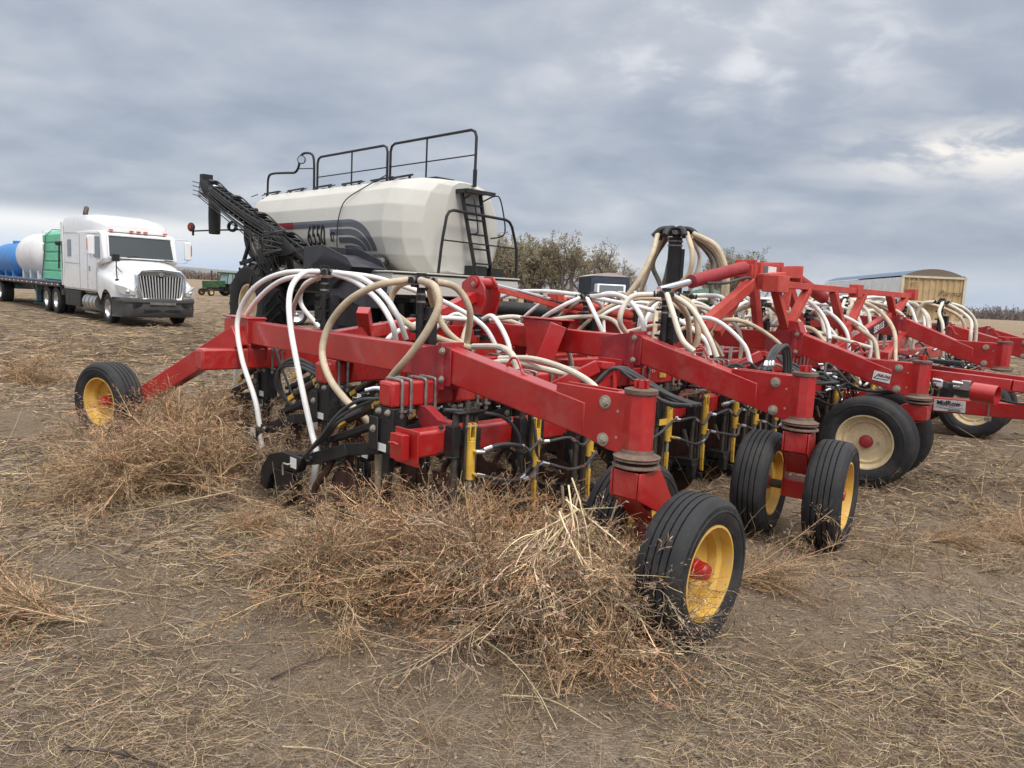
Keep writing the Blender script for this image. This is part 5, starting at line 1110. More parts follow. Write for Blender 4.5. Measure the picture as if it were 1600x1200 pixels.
m = MB(); m.box(t_(-4.0, -.45, .85), (8.8, .12, .26)); m.box(t_(-4.0, .45, .85), (8.8, .12, .26)); m.box(t_(-6.8, 0, 1.05), (1.4, 1.0, .12)); m.box(t_(.2, 0, .62), (1.9, 1.3, .4)); m.cyl(t_(0, -.9, .5), t_(0, .9, .5), .08); m.cyl(t_(-6.15, -.9, .51), t_(-6.15, .9, .51), .12); m.cyl(t_(-7.55, -.9, .51), t_(-7.55, .9, .51), .12); T.p('chassis', m, BLK)
m = MB(); m.cyl(t_(-1.15, -.92, .62), t_(-2.55, -.92, .62), .30, n=28); ft = T.p('fuel_tank', m, ALU, sm=40)
m = MB()
for x in (-1.4, -1.85, -2.3): m.lathe([(.302, -.03), (.312, -.03), (.312, .03), (.302, .03)], t_(x, -.92, .62), (1, 0, 0), 28)
m.box(t_(-1.8, -1.05, .28), (1.1, .28, .04)); m.box(t_(-1.8, -1.05, .95), (1.2, .2, .03)); build('tank_strap', m, STEEL, ft)
m = MB(); m.box(t_(-3.9, -1.02, .68), (1.9, .30, .56)); m.box(t_(-5.15, -1.0, .85), (.5, .35, .25)); m.box(t_(-3.9, 1.02, .68), (1.9, .30, .56)); m.cyl(t_(-1.15, .92, .62), t_(-2.55, .92, .62), .30, n=20); T.p('side_box', m, BLK, bevel=.03)
m = MB(); m.tube(bez([t_(-5.2, -.35, 1.5), t_(-5.2, -.35, 3.5), t_(-5.2, -.35, 3.78), t_(-5.27, -.30, 3.92), t_(-5.42, -.25, 4.0)], 6), .085, 16); T.p('exhaust_stack', m, mat('burnt_exhaust', (.09, .06, .05), .5, .5))
m = MB(); m.bar(t_(-5.15, -1.25, 2.6), t_(-5.15, -1.28, 1.7), .05, .05); m.cyl(t_(-5.15, -1.2, 2.62), t_(-5.3, -1.3, 2.62), .08); m.bar(t_(-5.02, -1.2, 2.7), t_(-4.95, -1.19, 1.1), .03, .05); T.p('air_hose_hanger', m, BLK)
# ================================================================== flatbed trailer and the plastic tanks on it
D = G('flatbed_trailer', (-39, 8.67), 'long black flatbed trailer behind the white semi truck, carrying plastic tanks', 'trailer')
m = MB(); m.box((-39.2, 8.67, 1.20), (15.6, 2.4, .06)); D.p('deck', m, mat('blue_grey_deck', (.10, .17, .28), .6, var=.2, dust=.4))
m = MB(); m.box((-39.2, 7.46, 1.10), (15.6, .05, .16)); m.box((-39.2, 9.88, 1.10), (15.6, .05, .16)); m.box((-39.2, 8.2, .95), (15.2, .14, .35)); m.box((-39.2, 9.1, .95), (15.2, .14, .35)); m.box((-31.42, 8.67, 1.05), (.1, 2.4, .3))
for i in range(26): m.box((-31.8 - i * .58, 8.67, 1.10), (.06, 2.38, .12))
D.p('frame', m, BLK)
m = MB()
for i in range(30): m.mi = i % 2; m.box((-31.7 - i * .40, 7.431, 1.105), (.20, .006, .045))
D.p('reflector_strip', m, [LABEL, ORANGE])
for x in (-43.6, -42.3):
    for l in (7.75, 9.6): road_wheel(D, Vector((x, l, .5)), .5, .5, .28, ALU, -1 if l < 8 else 1)
m = MB()
for l in (8.0, 9.3): m.box((-37.2, l, .62), (.16, .16, .68)); m.box((-37.2, l, .20), (.3, .3, .04)); m.bar((-37.2, l, .5), (-38.2, l, .95), .06, .06)
m.box((-42.9, 8.67, .75), (2.6, 1.2, .2)); D.p('landing_leg', m, mat('teal_leg', (.12, .25, .26), .6, var=.3))
def ribbed_box(F0, F1, l0, l1, z0, z1, n):
    P = []; c = ((F0 + F1) / 2, (l0 + l1) / 2); hx, hy = (F1 - F0) / 2, (l1 - l0) / 2
    lv = []
    for i in range(n):
        a, b = z0 + (z1 - z0 - .15) * i / n, z0 + (z1 - z0 - .15) * (i + 1) / n; lv += [(a + .01, -.05), (a + .05, 0), (b - .05, 0), (b - .01, -.05)]
    lv += [(z1 - .08, -.10), (z1 - .02, -.25), (z1, -.5)]
    for z, o in lv:
        r = []
        for i in range(33):
            a = 2 * math.pi * i / 32; ca, sa = math.cos(a), math.sin(a); e = .28
            r.append(Vector((c[0] + (hx + o) * math.copysign(abs(ca) ** e, ca), c[1] + (hy + o) * math.copysign(abs(sa) ** e, sa), z)))
        P.append(r)
    m = MB(); m.grid(P); m.add(P[-1][:-1], [tuple(range(32))]); m.add(P[0][:-1], [tuple(range(31, -1, -1))]); return m
g = ribbed_box(-35.5, -31.9, 7.72, 9.7, 1.235, 3.20, 5)
def plastic(n, c): return mat(n, c, .42, var=.06, vscale=2, dust=.2, spec=.4)
gt = build('green_tank', g, plastic('green_plastic', (.15, .56, .36)), None, sm=40)
def toplevel(o, base):   # put a mesh authored in the drill frame at its own place in the world
    o.data.transform(Matrix.Translation((-base[0], -base[1], -base[2]))); o.location = mw(*base); o.rotation_euler = (0, 0, RZ45)
toplevel(gt, (-33, 8.7, 1.235)); tag(gt, 'square ribbed green plastic tank right behind the white truck cab', 'tank')
s = MB(); s.tube([(-35.1, 7.68, 1.25), (-34.3, 7.67, 2.95), (-34.2, 7.9, 3.23), (-34.2, 9.5, 3.23), (-34.2, 9.75, 2.9), (-34.2, 9.75, 1.25)], .02, 4); s.tube([(-35.1, 7.68, 1.25), (-34.6, 7.68, 2.2), (-34.3, 7.67, 2.95)], .024, 4); st = build('strap', s, GHOSE, None); toplevel(st, (-33, 8.7, 1.235)); tag(st, 'grey ratchet strap over the green tank', 'strap')
m = MB(); m.lathe([(.25, 0), (.25, .08), (.2, .12), (.001, .12)], (-.7, .0, 1.95), (0, 0, 1), 20); c_ = build('lid', m, gt.data.materials[0], gt)
def lying_tank(name, F0, F1, l, zc, r, mm, label, rib):
    m = MB(); n = 18; prof = []
    for i in range(n + 1):
        t = i / n; e = abs(2 * t - 1); rr = r * (1 - max(0, (e - .55) / .45) ** 2.6 * .42) * (1 - (.015 if rib and i % 4 == 2 else 0)); prof.append((rr, (F1 - F0) * t))
    prof = [(.001, 0)] + prof + [(.001, F1 - F0)]; m.lathe(prof, (F0, l, zc), (1, 0, 0), 40)
    m.cyl((F0 + (F1 - F0) * .5, l, zc + r * .97), (F0 + (F1 - F0) * .5, l, zc + r + .10), .25, n=20)
    for f in (.2, .5, .8): m.box((F0 + (F1 - F0) * f, l, zc - r * .80), (.25, r * 1.5, r * .42))
    o = build(name, m, mm, None, sm=40); toplevel(o, ((F0 + F1) / 2, l, 1.235)); return tag(o, label, 'tank')
lying_tank('white_tank', -40.2, -35.8, 8.62, 2.22, .99, plastic('white_plastic', (.74, .74, .76)), 'round white plastic tank lying between the green and blue tanks', True)
lying_tank('blue_tank', -45.6, -40.5, 8.5, 2.03, .80, plastic('blue_plastic', (.05, .22, .55)), 'bright blue plastic tank at the left edge of the trailer', True)
# ================================================================== small machines behind
def W(name, loc, az, label, cat, sc=1.0):
    """thing whose local +x looks along azimuth az (clockwise from +y)"""
    e = empty(name, loc, math.pi / 2 - math.radians(az), label, cat); e.scale = (sc, sc, sc); return e
def wheel_xy(par, c, R, w, rr, rimm, lug=False):
    m = MB(); c = Vector(c)
    if lug:
        q = lug_tyre(R, w, rr, 16); m.add([Vector(v) + c for v in q.v], q.f)
    else: m.lathe([(rr, -w * .4), (R * .85, -w * .5), (R, -w * .35), (R, w * .35), (R * .85, w * .5), (rr, w * .4)], c, (0, 1, 0), 28)
    t = build('wheel', m, RUB, par); q = MB()
    for s in (-1, 1): q.lathe([(rr, s * w * .38), (rr * .85, s * w * .3), (rr * .4, s * w * .1), (.001, s * w * .25)][::1 if s < 0 else -1], c, (0, 1, 0), 24)
    build('rim', q, rimm, t); return t
tr = W('farm_tractor', (-26.0, 65.2, 0), 214, 'small old green tractor with yellow rims standing far off beside the white truck', 'tractor', .72)
m = MB(); m.prism([(-.4, -.38, 1.05), (2.3, -.38, 1.05), (2.35, -.38, 1.75), (-.4, -.38, 1.85)], (0, .76, 0)); m.box((2.2, 0, .9), (.3, .6, .3)); m.box((-1.3, 0, 1.45), (1.6, 1.6, .12)); build('hood', m, GREEN, tr, bevel=.04)
m = MB(); m.box((1.0, 0, .8), (2.4, .5, .45)); m.box((2.0, 0, .5), (.15, 1.7, .12)); m.box((-1.0, 0, .9), (1.4, .7, .7)); build('chassis', m, BLK, tr)
m = MB(); m.box((.9, -.39, 1.3), (1.1, .02, .4)); build('grille_screen', m, BLK, tr)
m = MB(); m.prism([(-1.9, -.75, 1.5), (-.3, -.75, 1.5), (-.5, -.75, 2.75), (-1.8, -.75, 2.75)], (0, 1.5, 0)); build('cab_window', m, mat('pale_glass', (.28, .38, .38), .15), tr)
m = MB(); m.box((-1.15, 0, 2.82), (1.9, 1.7, .14)); 
for x0, x1 in ((-1.9, -1.8), (-.3, -.5), (-1.1, -1.1)):
    for y in (-.76, .76): m.bar((x0, y, 1.5), (x1, y, 2.78), .09, .09)
build('cab_roof', m, GREEN, tr, bevel=.02)
m = MB(); m.cyl((.5, .1, 1.8), (.5, .1, 2.95), .06); m.cyl((1.2, -.1, 1.8), (1.2, -.1, 2.75), .05); m.cyl((1.2, -.1, 2.75), (1.2, -.1, 2.98), .10); build('exhaust', m, BLK, tr)
for y in (-.95, .95): wheel_xy(tr, (-1.2, y, .82), .82, .45, .48, YRIM, True); wheel_xy(tr, (2.0, y, .42), .42, .3, .24, YRIM)
# grain trailer at right
gt = W('grain_trailer', (16.85, 30.2, 0), 9.5, 'long white grain trailer with tan ribbed end wall and blue tarp', 'trailer')
TAN = mat('tan_painted_steel', (.52, .37, .19), .5, var=.25, vscale=3, dust=.35, dustcol=(.42, .33, .22)); WST = mat('white_corrugated_steel', (.78, .79, .80), .45, var=.12, vscale=2, dust=.25)
def corr(p, q, z0, z1, n, depth, nrm):
    m = MB(); p = Vector(p); q = Vector(q); nv = Vector(nrm); R0 = []; R1 = []
    for i in range(n):
        for f, d in ((0.0, 0), (.35, 0), (.5, depth), (.85, depth)):
            c = p.lerp(q, (i + f) / n) + nv * d; R0.append(V(c.x, c.y, z0)); R1.append(V(c.x, c.y, z1))
    m.grid([R1, R0]); return m
hw, ln = 1.14, 13.0
m = MB(); m.box((ln / 2, 0, 2.18), (ln - .1, 2 * hw - .14, 1.74)); bodyo = build('box', m, WST, gt)
m = corr((0, hw, 0), (0, -hw, 0), 1.30, 3.02, 10, -.03, (1, 0, 0)); build('end_wall', m, TAN, gt, sm=0)
for s in (-1, 1): build('side_wall', corr((0.0, s * hw, 0), (ln, s * hw, 0), 1.32, 3.02, 44, .05, (0, s, 0)), WST, gt, sm=0)
m = MB()
for y in (-hw - .03, hw + .03): m.box((-.03, y, 2.18), (.10, .10, 1.82))
m.box((-.03, 0, 3.05), (.12, 2.42, .08)); m.box((-.04, 0, 1.27), (.14, 2.42, .10)); m.box((ln / 2, -hw - .03, 3.05), (ln, .08, .08)); m.box((ln / 2, -hw - .04, 1.27), (ln, .1, .12)); build('corner_post', m, mat('cream_post', (.62, .56, .44), .5, var=.2), gt)
P = []
for x in (-.03, .4, ln * .5, ln): P.append([V(x, y, 3.09 + .30 * (1 - (y / hw) ** 2) * (1 if x > 0 else .98)) for y in [hw * (1 - i / 6) for i in range(13)]])
m = MB(); m.grid(P); m.tube([(0.2, -hw - .06, 3.08), (ln, -hw - .06, 3.08)], .07, 10); build('tarp', m, mat('blue_tarp', (.10, .15, .23), .55, var=.2), gt, sm=50)
m = MB(); m.grid([[V(-.035, hw * (1 - i / 6), 3.05) for i in range(13)], [V(-.03, hw * (1 - i / 6), 3.085 + .295 * (1 - (1 - i / 6) ** 2)) for i in range(13)]]); build('tarp_end', m, mat('brown_tarp_end', (.17, .13, .10), .7), gt)
m = MB()
for y in (.62, .95): m.cyl((-.10, y, 1.3), (-.10, y, 3.0), .02)
for i in range(6): m.cyl((-.10, .62, 1.45 + i * .28), (-.10, .95, 1.45 + i * .28), .016)
m.box((-.14, -.25, 1.98), (.20, 1.5, .05)); build('ladder', m, TAN, gt)
text_mesh('lettering', 'Parma', .34, mat('brown_ink', (.12, .08, .05), .6), gt, Matrix(((0, 0, -1, -.07), (-1, 0, 0, -.62), (0, 1, 0, 2.42), (0, 0, 0, 1))), 1.0, .35)
m = MB(); m.box((ln / 2, 0, 1.12), (ln, 1.0, .2)); m.box((.6, 0, .9), (.2, 2.2, .3)); build('chassis', m, BLK, gt)
for x in (1.3, 2.6, 12.0):
    for y in (-1.0, 1.0): wheel_xy(gt, (x, y, .5), .5, .5, .28, ALU)
# old grain truck facing us
gk = W('grain_truck', (6.0, 50.5, 0), 176, 'old grain truck with white cab and dark blue box, facing us among the trees', 'truck')
DBL = mat('dark_blue_box', (.035, .045, .07), .5, var=.3)
m = MB(); m.prism([(2.2, -.95, .75), (3.6, -.85, .75), (3.6, -.85, 1.6), (2.4, -.95, 1.75), (2.15, -.9, 2.42), (.95, -.9, 2.42), (.8, -.95, .75)], (0, 1.85, 0)); build('cab', m, WPAINT, gk, bevel=.05)
m = MB(); m.prism([(2.40, -.82, 1.80), (2.205, -.80, 2.34), (2.16, -.80, 2.34), (2.34, -.82, 1.80)], (0, 1.6, 0)); build('windscreen', m, mat('grey_glass', (.07, .085, .095), .35, spec=.3), gk)
m = MB(); m.box((3.62, 0, 1.2), (.05, 1.4, .5)); m.box((3.7, 0, .65), (.15, 1.9, .25)); build('grille_screen', m, BLK, gk)
m = MB(); m.box((-2.4, .25, 2.1), (5.6, 2.5, 1.7)); 
for i in range(12): m.box((-5 + i * .5, .25, 2.1), (.07, 2.58, 1.6))
m.box((-2.4, .25, 1.1), (5.6, 1.2, .2)); build('box', m, DBL, gk)
m = MB(); m.grid([[V(x, .25 + y, 2.96 + .24 * (1 - (y / 1.3) ** 2)) for y in [-1.3 + .2 * i for i in range(14)]] for x in (.45, -5.25)]); m.add([V(.45, .25 + y, 2.96 + .24 * (1 - (y / 1.3) ** 2)) for y in [-1.3 + .2 * i for i in range(14)]], [tuple(range(14))]); build('tarp', m, mat('pinkish_tarp', (.45, .36, .34), .7), gk)
for x in (2.9, -3.2, -4.2):
    for y in (-.85, .85): wheel_xy(gk, (x, y, .48), .48, .35, .26, CRIM)
# silver pickup seen under the cart
pk = W('silver_pickup', (-6.9, 29.6, 0), 250, 'silver pickup truck partly hidden beneath the air cart', 'pickup')
SIL = mat('silver_paint', (.45, .46, .48), .3, .3, coat=.5)
m = MB(); m.prism([(-2.8, -.95, .45), (2.7, -.95, .45), (2.8, -.95, .95), (1.6, -.95, 1.12), (.9, -.85, 1.75), (-.9, -.85, 1.78), (-1.1, -.95, 1.15), (-2.8, -.95, 1.12)], (0, 1.9, 0)); build('body', m, SIL, pk, bevel=.05)
for s in (-1, 1):
    m = MB(); m.prism([(1.45, s * .96, 1.16), (.85, s * .90, 1.66), (-.85, s * .90, 1.68), (-.95, s * .96, 1.18)], (0, s * .012, 0)); build('side_window', m, GLASS, pk)
    for x in (1.85, -1.75): wheel_xy(pk, (x, s * .88, .40), .40, .27, .27, ALU)
# green planter and green combine hood behind the drill
pl = W('row_planter', (.3, 24.0, 0), 90, 'dark planter with green seed boxes behind the red drill', 'planter')
m = MB(); m.box((1.0, 0, .75), (4.4, .16, .16)); m.box((1.0, .5, 1.0), (4.4, .1, .1))
for i in range(5): m.box((-.7 + i * .85, -.1, .6), (.1, .5, .5)); m.cyl((-.7 + i * .85 - .06, -.45, .3), (-.7 + i * .85 + .06, -.45, .3), .3, n=20)
build('toolbar', m, BLK, pl)
m = MB()
for i in range(5): m.prism([(-.92 + i * .85, -.35, 1.28), (-.52 + i * .85, -.35, 1.28), (-.58 + i * .85, -.35, .95), (-.84 + i * .85, -.35, .90)], (0, .5, 0))
build('seed_box', m, mat('bright_green_plastic', (.04, .26, .09), .4), pl, bevel=.03)
cm = W('green_combine', (9.3, 36.0, 0), 200, 'green machine with rounded hood showing behind the tall black hose tower', 'farm machine')
P = []
for x in (-2.2, -1.6, 0, 1.8, 2.4):
    k = {-2.2: .6, -1.6: 1, 0: 1.05, 1.8: 1, 2.4: .7}[x]; P.append([V(x, 1.3 * k * math.cos(a), 1.05 + 1.15 * k * math.sin(a)) for a in [math.pi * i / 12 for i in range(13)]])
m = MB(); m.grid([r[::-1] for r in P]); m.add(P[0], [tuple(range(13))]); m.add(P[-1], [tuple(range(12, -1, -1))]); build('hood', m, GREEN, cm, sm=50)
m = MB(); m.box((0, 0, .8), (3.8, 1.6, .6)); build('chassis', m, BLK, cm)
for x in (-1.3, 1.4):
    for y in (-1.15, 1.15): wheel_xy(cm, (x, y, .6), .6, .4, .35, YRIM, True)
# ================================================================== trees
BARK = mat('bark', (.115, .095, .078), .9, attr=False, var=.3, vscale=3)
TWIG = mat('tree_twig', (1, 1, 1), .9, attr=True); LEAF = mat('tree_leaf', (1, 1, 1), .75, attr=True); WEED = mat('weed_stem', (1, 1, 1), .8, attr=True, spec=.25)
def tree_mesh(seed, H, leafy, spread=1.0):
    global RNG
    RNG = np.random.default_rng(seed)
    tr = np.array([[[0, 0, 0], [.1, .05, H * .12], [.05, -.1, H * .25], [.2, .1, H * .40], [.1, 0, H * .55]]], float)
    nt_ = 3 if seed % 2 else 2
    trunks = np.concatenate([tr + np.array([[[RNG.uniform(-.6, .6) * i, RNG.uniform(-.6, .6) * i, 0]]]) + np.array([RNG.uniform(-1, 1), RNG.uniform(-1, 1), 0]) * np.linspace(0, 1, 5)[None, :, None] * .9 * (i > 0) for i in range(nt_)])
    b1 = grow(trunks, 7, H * .30, H * .48, .55 * spread, 6, .35, -.10, .35, 1.0, .9)
    b2 = grow(b1, 6, H * .14, H * .26, .65, 6, .45, -.05, .25, 1.0)
    b3 = grow(b2, 6, H * .06, H * .13, .75, 5, .5, 0, .2, 1.0)
    b4 = grow(b3, 5, H * .025, H * .06, .8, 4, .5, .05, .2, 1.0)
    parts = [np_tubes(trunks, taper(len(trunks), 5, H * .028, H * .016), 6, jcol(len(trunks), (.17, .145, .12), .15)),
             np_tubes(b1, taper(len(b1), 6, H * .012, H * .005), 4, jcol(len(b1), (.17, .145, .12), .2)),
             np_tubes(b2, taper(len(b2), 6, H * .0045, H * .0022), 3, jcol(len(b2), (.20, .17, .135), .25)),
             np_tubes(b3, taper(len(b3), 5, .016, .008), 2, jcol(len(b3), (.30, .26, .21), .3)),
             np_tubes(b4, taper(len(b4), 4, .011, .005), 2, jcol(len(b4), (.34, .295, .24), .3))]
    tv, tf, tcx = np_join([parts[0]]); trunk = np_mesh('trunk', tv, tf, TWIG, tcx)
    v, f, c = np_join(parts[1:])
    # leaves: small single faces on the outer twigs
    n = int(len(b4) * leafy); idx = RNG.integers(0, len(b4), n); p = b4[idx, RNG.integers(1, 4, n)] + RNG.normal(size=(n, 3)) * .06
    a = RNG.normal(size=(n, 3)); a /= np.linalg.norm(a, axis=1, keepdims=True); b = np.cross(a, RNG.normal(size=(n, 3))); b /= np.linalg.norm(b, axis=1, keepdims=True); s = RNG.uniform(.05, .10, (n, 1))
    lv = np.stack([p - a * s, p - b * s * .6, p + a * s, p + b * s * .6], 1).reshape(-1, 3); lf = np.arange(n * 4).reshape(n, 4)
    lc = np.repeat(np.where(RNG.random((n, 1)) < .55, jcol(n, (.19, .18, .08), .45), jcol(n, (.28, .21, .12), .45)), 4, axis=0)
    V_, F_, C_ = np_join([(v, f, c), (lv, lf, lc)])
    return trunk, np_mesh('crown', V_, F_, TWIG, C_, smooth_=False)
protos = [tree_mesh(11, 7.6, 1.5), tree_mesh(12, 7.2, .9, 1.2), tree_mesh(13, 6.8, 1.1), tree_mesh(14, 5.4, .35, 1.2)]
TL = [(755, 83, 0, 1.0, 'big grey-green tree directly right of the air cart ladder'), (722, 90, 2, .95, 'tree half hidden behind the air cart ladder and rails'), (800, 80, 1, .98, 'second tree from the air cart with brown leaves'), (838, 88, 2, 1.1, 'slender taller tree between the air cart and the old grain truck'),
      (872, 82, 0, 1.02, 'tallest round tree in the row left of the old grain truck'), (902, 90, 3, 1.35, 'thin branched tree left of and above the old grain truck'), (932, 84, 1, .95, 'airy bare tree standing right over the white cab of the grain truck'), (962, 92, 3, 1.05, 'small bare tree right behind the dark truck box'), (985, 88, 3, .82, 'lowest bush-like tree just left of the tall hose tower'),
      (1122, 84, 0, .95, 'leafy tree right behind the tall black hose tower'), (1150, 88, 2, 1.05, 'leafy tree above the red fold cylinder'), (1172, 92, 3, 1.0, 'smaller tree at the right end of the group behind the fold cylinder'), (1098, 95, 1, .8, 'tree seen through the drooping hoses of the tall tower'),
      (775, 82, 0, .95, 'dense brown-green tree seen through the air cart guard rail'), (742, 86, 2, 1.0, 'brown-green tree behind the air cart ladder'), (825, 85, 0, .98, 'round tree left of the slender taller one'),
      (778, 100, 3, 1.3, 'farther twiggy tree filling the gap behind the first row'), (855, 104, 3, 1.4, 'farther bare tree between two leafy trees'), (822, 96, 3, 1.0, 'low scrubby tree at the foot of the row of trees')]
for i, (px, Yd, k, sc, lab) in enumerate(TL):
    x = (px - 800) / IMG_F * Yd * 1.0; e = W('tree', (x, Yd, 0), random.uniform(0, 360), lab, 'tree', sc * 1.15); e['group'] = 'row of half-bare trees behind the machines'
    for nm, me in (('trunk', protos[k][0]), ('crown', protos[k][1])):
        o = bpy.data.objects.new(nm, me); COL.objects.link(o); o.parent = e
# distant scrub lines
RNG = np.random.default_rng(5)
def scrub(name, xs0, xs1, Y0, Y1, n, h0, h1, base, label):
    x = RNG.uniform(xs0, xs1, n); y = np.interp(x, [xs0, xs1], [Y0, Y1]) + RNG.normal(size=n) * 4
    hh = RNG.uniform(h0, h1, n) * (0.35 + 1.0 * np.abs(np.sin(x * .031) * np.cos(x * .013 + 1)) + .35 * np.abs(np.sin(x * .17)))
    st = np.stack([np.stack([x + RNG.normal(size=n) * .0 + hh * .25 * t * RNG.normal(size=n), y + 0 * t, hh * t], -1) for t in (0, .3, .65, 1)], 1)
    ch = grow(st, 5, .5, 1.2, .55, 4, .4, -.1, .15, 1.0)
    v, f, c = np_join([np_tubes(st, taper(n, 4, .16, .05), 2, jcol(n, base, .35)), np_tubes(ch, taper(len(ch), 4, .10, .04), 2, jcol(len(ch), base, .35))])
    me = np_mesh(name, v, f, TWIG, c, False); o = bpy.data.objects.new(name, me); COL.objects.link(o); return tag(o, label, 'scrub', kind='stuff')
scrub('scrub', -330, -60, 330, 300, 6500, 1.0, 3.0, (.21, .155, .125), 'distant line of bare brown scrub along the horizon at left')
scrub('scrub', 105, 330, 235, 250, 3600, .8, 2.7, (.19, .16, .14), 'distant line of dark bare scrub along the horizon at right')
# ================================================================== ground
def fbm(x, y, s, seed, oc=4):
    r = np.random.default_rng(seed); v = np.zeros_like(x); a = 1.0
    for o in range(oc):
        for _ in range(3):
            th = r.uniform(0, 6.28); ph = r.uniform(0, 6.28); f = s * 2 ** o * r.uniform(.7, 1.3); v += a * np.sin((x * np.cos(th) + y * np.sin(th)) * f + ph) / 3
        a *= .55
    return v
def gz(x, y):
    d = np.hypot(x, y); k = np.clip((40 - d) / 25, 0, 1)
    return (fbm(x, y, 2.2, 3) * .018 + fbm(x, y, .6, 4, 2) * .02) * k - .012
gx = np.sign(np.linspace(-1, 1, 260)) * np.abs(np.linspace(-1, 1, 260)) ** 4.2 * 9000; gx += np.linspace(-1, 1, 260) * 14
gy = np.abs(np.linspace(0, 1, 300)) ** 4.5 * 9000 + np.linspace(0, 1, 300) * 26 - 6
GX, GY = np.meshgrid(gx, gy); GZ = gz(GX, GY)
vs = np.stack([GX, GY, GZ], -1).reshape(-1, 3); nx, ny = len(gx), len(gy); ii = np.arange(nx * ny).reshape(ny, nx)
fs = np.stack([ii[:-1, :-1], ii[:-1, 1:], ii[1:, 1:], ii[1:, :-1]], -1).reshape(-1, 4)
gm = bpy.data.materials.new('field_soil'); gm.use_nodes = True; t = gm.node_tree; p = t.nodes['Principled BSDF']; p.inputs['Roughness'].default_value = .95; p.inputs['Specular IOR Level'].default_value = .15
tcn = N(t, 'ShaderNodeTexCoord'); ob = tcn.outputs['Object']
def nz_(s, d=6, r=.6, dist=0.0, sc=None, rot=0):
    n = N(t, 'ShaderNodeTexNoise', inp={'Scale': s, 'Detail': float(d), 'Roughness': r, 'Distortion': dist})
    if sc:
        mp = N(t, 'ShaderNodeMapping'); L(t, ob, mp.inputs[0]); mp.inputs['Scale'].default_value = sc; mp.inputs['Rotation'].default_value = (0, 0, rot); L(t, mp.outputs[0], n.inputs['Vector'])
    else: L(t, ob, n.inputs['Vector'])
    return n.outputs[0]
big = nz_(.9, 5, .6, .3); mid = nz_(5, 8, .7, .4); fine = nz_(75, 8, .8); st1 = nz_(30, 3, .6, 1.5, (1, 9, 1), .5); st2 = nz_(26, 3, .6, 1.8, (1, 10, 1), 1.9); st3 = nz_(24, 3, .6, 1.6, (1, 8, 1), -.7); far = nz_(.12, 5, .6, .2, (1, 2.2, 1), .1)
dirt = mixc(t, smooth(t, mid, .32, .70), (.225, .180, .138), (.430, .362, .285))
dirt = mixc(t, math_(t, 'MULTIPLY', smooth(t, fine, .42, .6), .55), dirt, (.11, .082, .060))
litter = mixc(t, smooth(t, fine, .3, .7), (.105, .074, .052), (.345, .262, .185))
lines = math_(t, 'MAXIMUM', math_(t, 'MAXIMUM', smooth(t, st1, .56, .66), smooth(t, st2, .57, .67)), smooth(t, st3, .57, .66))
litter = mixc(t, math_(t, 'MULTIPLY', lines, .75), litter, (.44, .335, .215))
cov = smooth(t, math_(t, 'ADD', math_(t, 'MULTIPLY', big, .6), math_(t, 'MULTIPLY', mid, .4)), .44, .54)
geo = N(t, 'ShaderNodeNewGeometry'); ln_ = N(t, 'ShaderNodeVectorMath'); ln_.operation = 'LENGTH'; L(t, geo.outputs['Position'], ln_.inputs[0])
cov2 = math_(t, 'MAXIMUM', cov, smooth(t, ln_.outputs['Value'], 4.0, 10.0))
colg = mixc(t, cov2, dirt, litter)
colg = mixc(t, smooth(t, far, .35, .65, 0.0, .55), colg, (.34, .255, .18))
spk = nz_(150, 5, .85); colg = mixc(t, smooth(t, spk, .56, .66, 0, .75), colg, (.075, .052, .036)); colg = mixc(t, smooth(t, nz_(110, 5, .85, .8), .60, .68, 0, .65), colg, (.50, .40, .28))
L(t, colg, p.inputs['Base Color'])
bmp = N(t, 'ShaderNodeBump', inp={'Strength': 1.0, 'Distance': .035}); hgt = math_(t, 'ADD', math_(t, 'MULTIPLY', mid, .6), math_(t, 'ADD', math_(t, 'MULTIPLY', fine, .15), math_(t, 'MULTIPLY', lines, .25))); L(t, hgt, bmp.inputs['Height']); L(t, bmp.outputs[0], p.inputs['Normal'])
gme = np_mesh('ground', vs, fs, gm, None); go = bpy.data.objects.new('ground', gme); COL.objects.link(go); go['kind'] = 'structure'
# low far hills
hm = mat('far_hill_grass', (.17, .15, .13), .95, var=.3, vscale=.002)
m = MB(); r0_ = []; r1_ = []; r2_ = []
for i in range(61):
    a = math.radians(-60 + 120 * i / 60); d = 7000; h = 30 + 34 * max(0, math.sin(a * 2.1 + 2.2)) + 14 * math.sin(a * 9) + 8 * math.sin(a * 23); r0_.append(V(math.sin(a) * d, math.cos(a) * d, -5)); r1_.append(V(math.sin(a) * (d + 500), math.cos(a) * (d + 500), h)); r2_.append(V(math.sin(a) * (d + 1400), math.cos(a) * (d + 1400), -5))
m.grid([r2_, r1_, r0_]); ho = build('hills', m, hm, None, sm=80); ho['kind'] = 'structure'
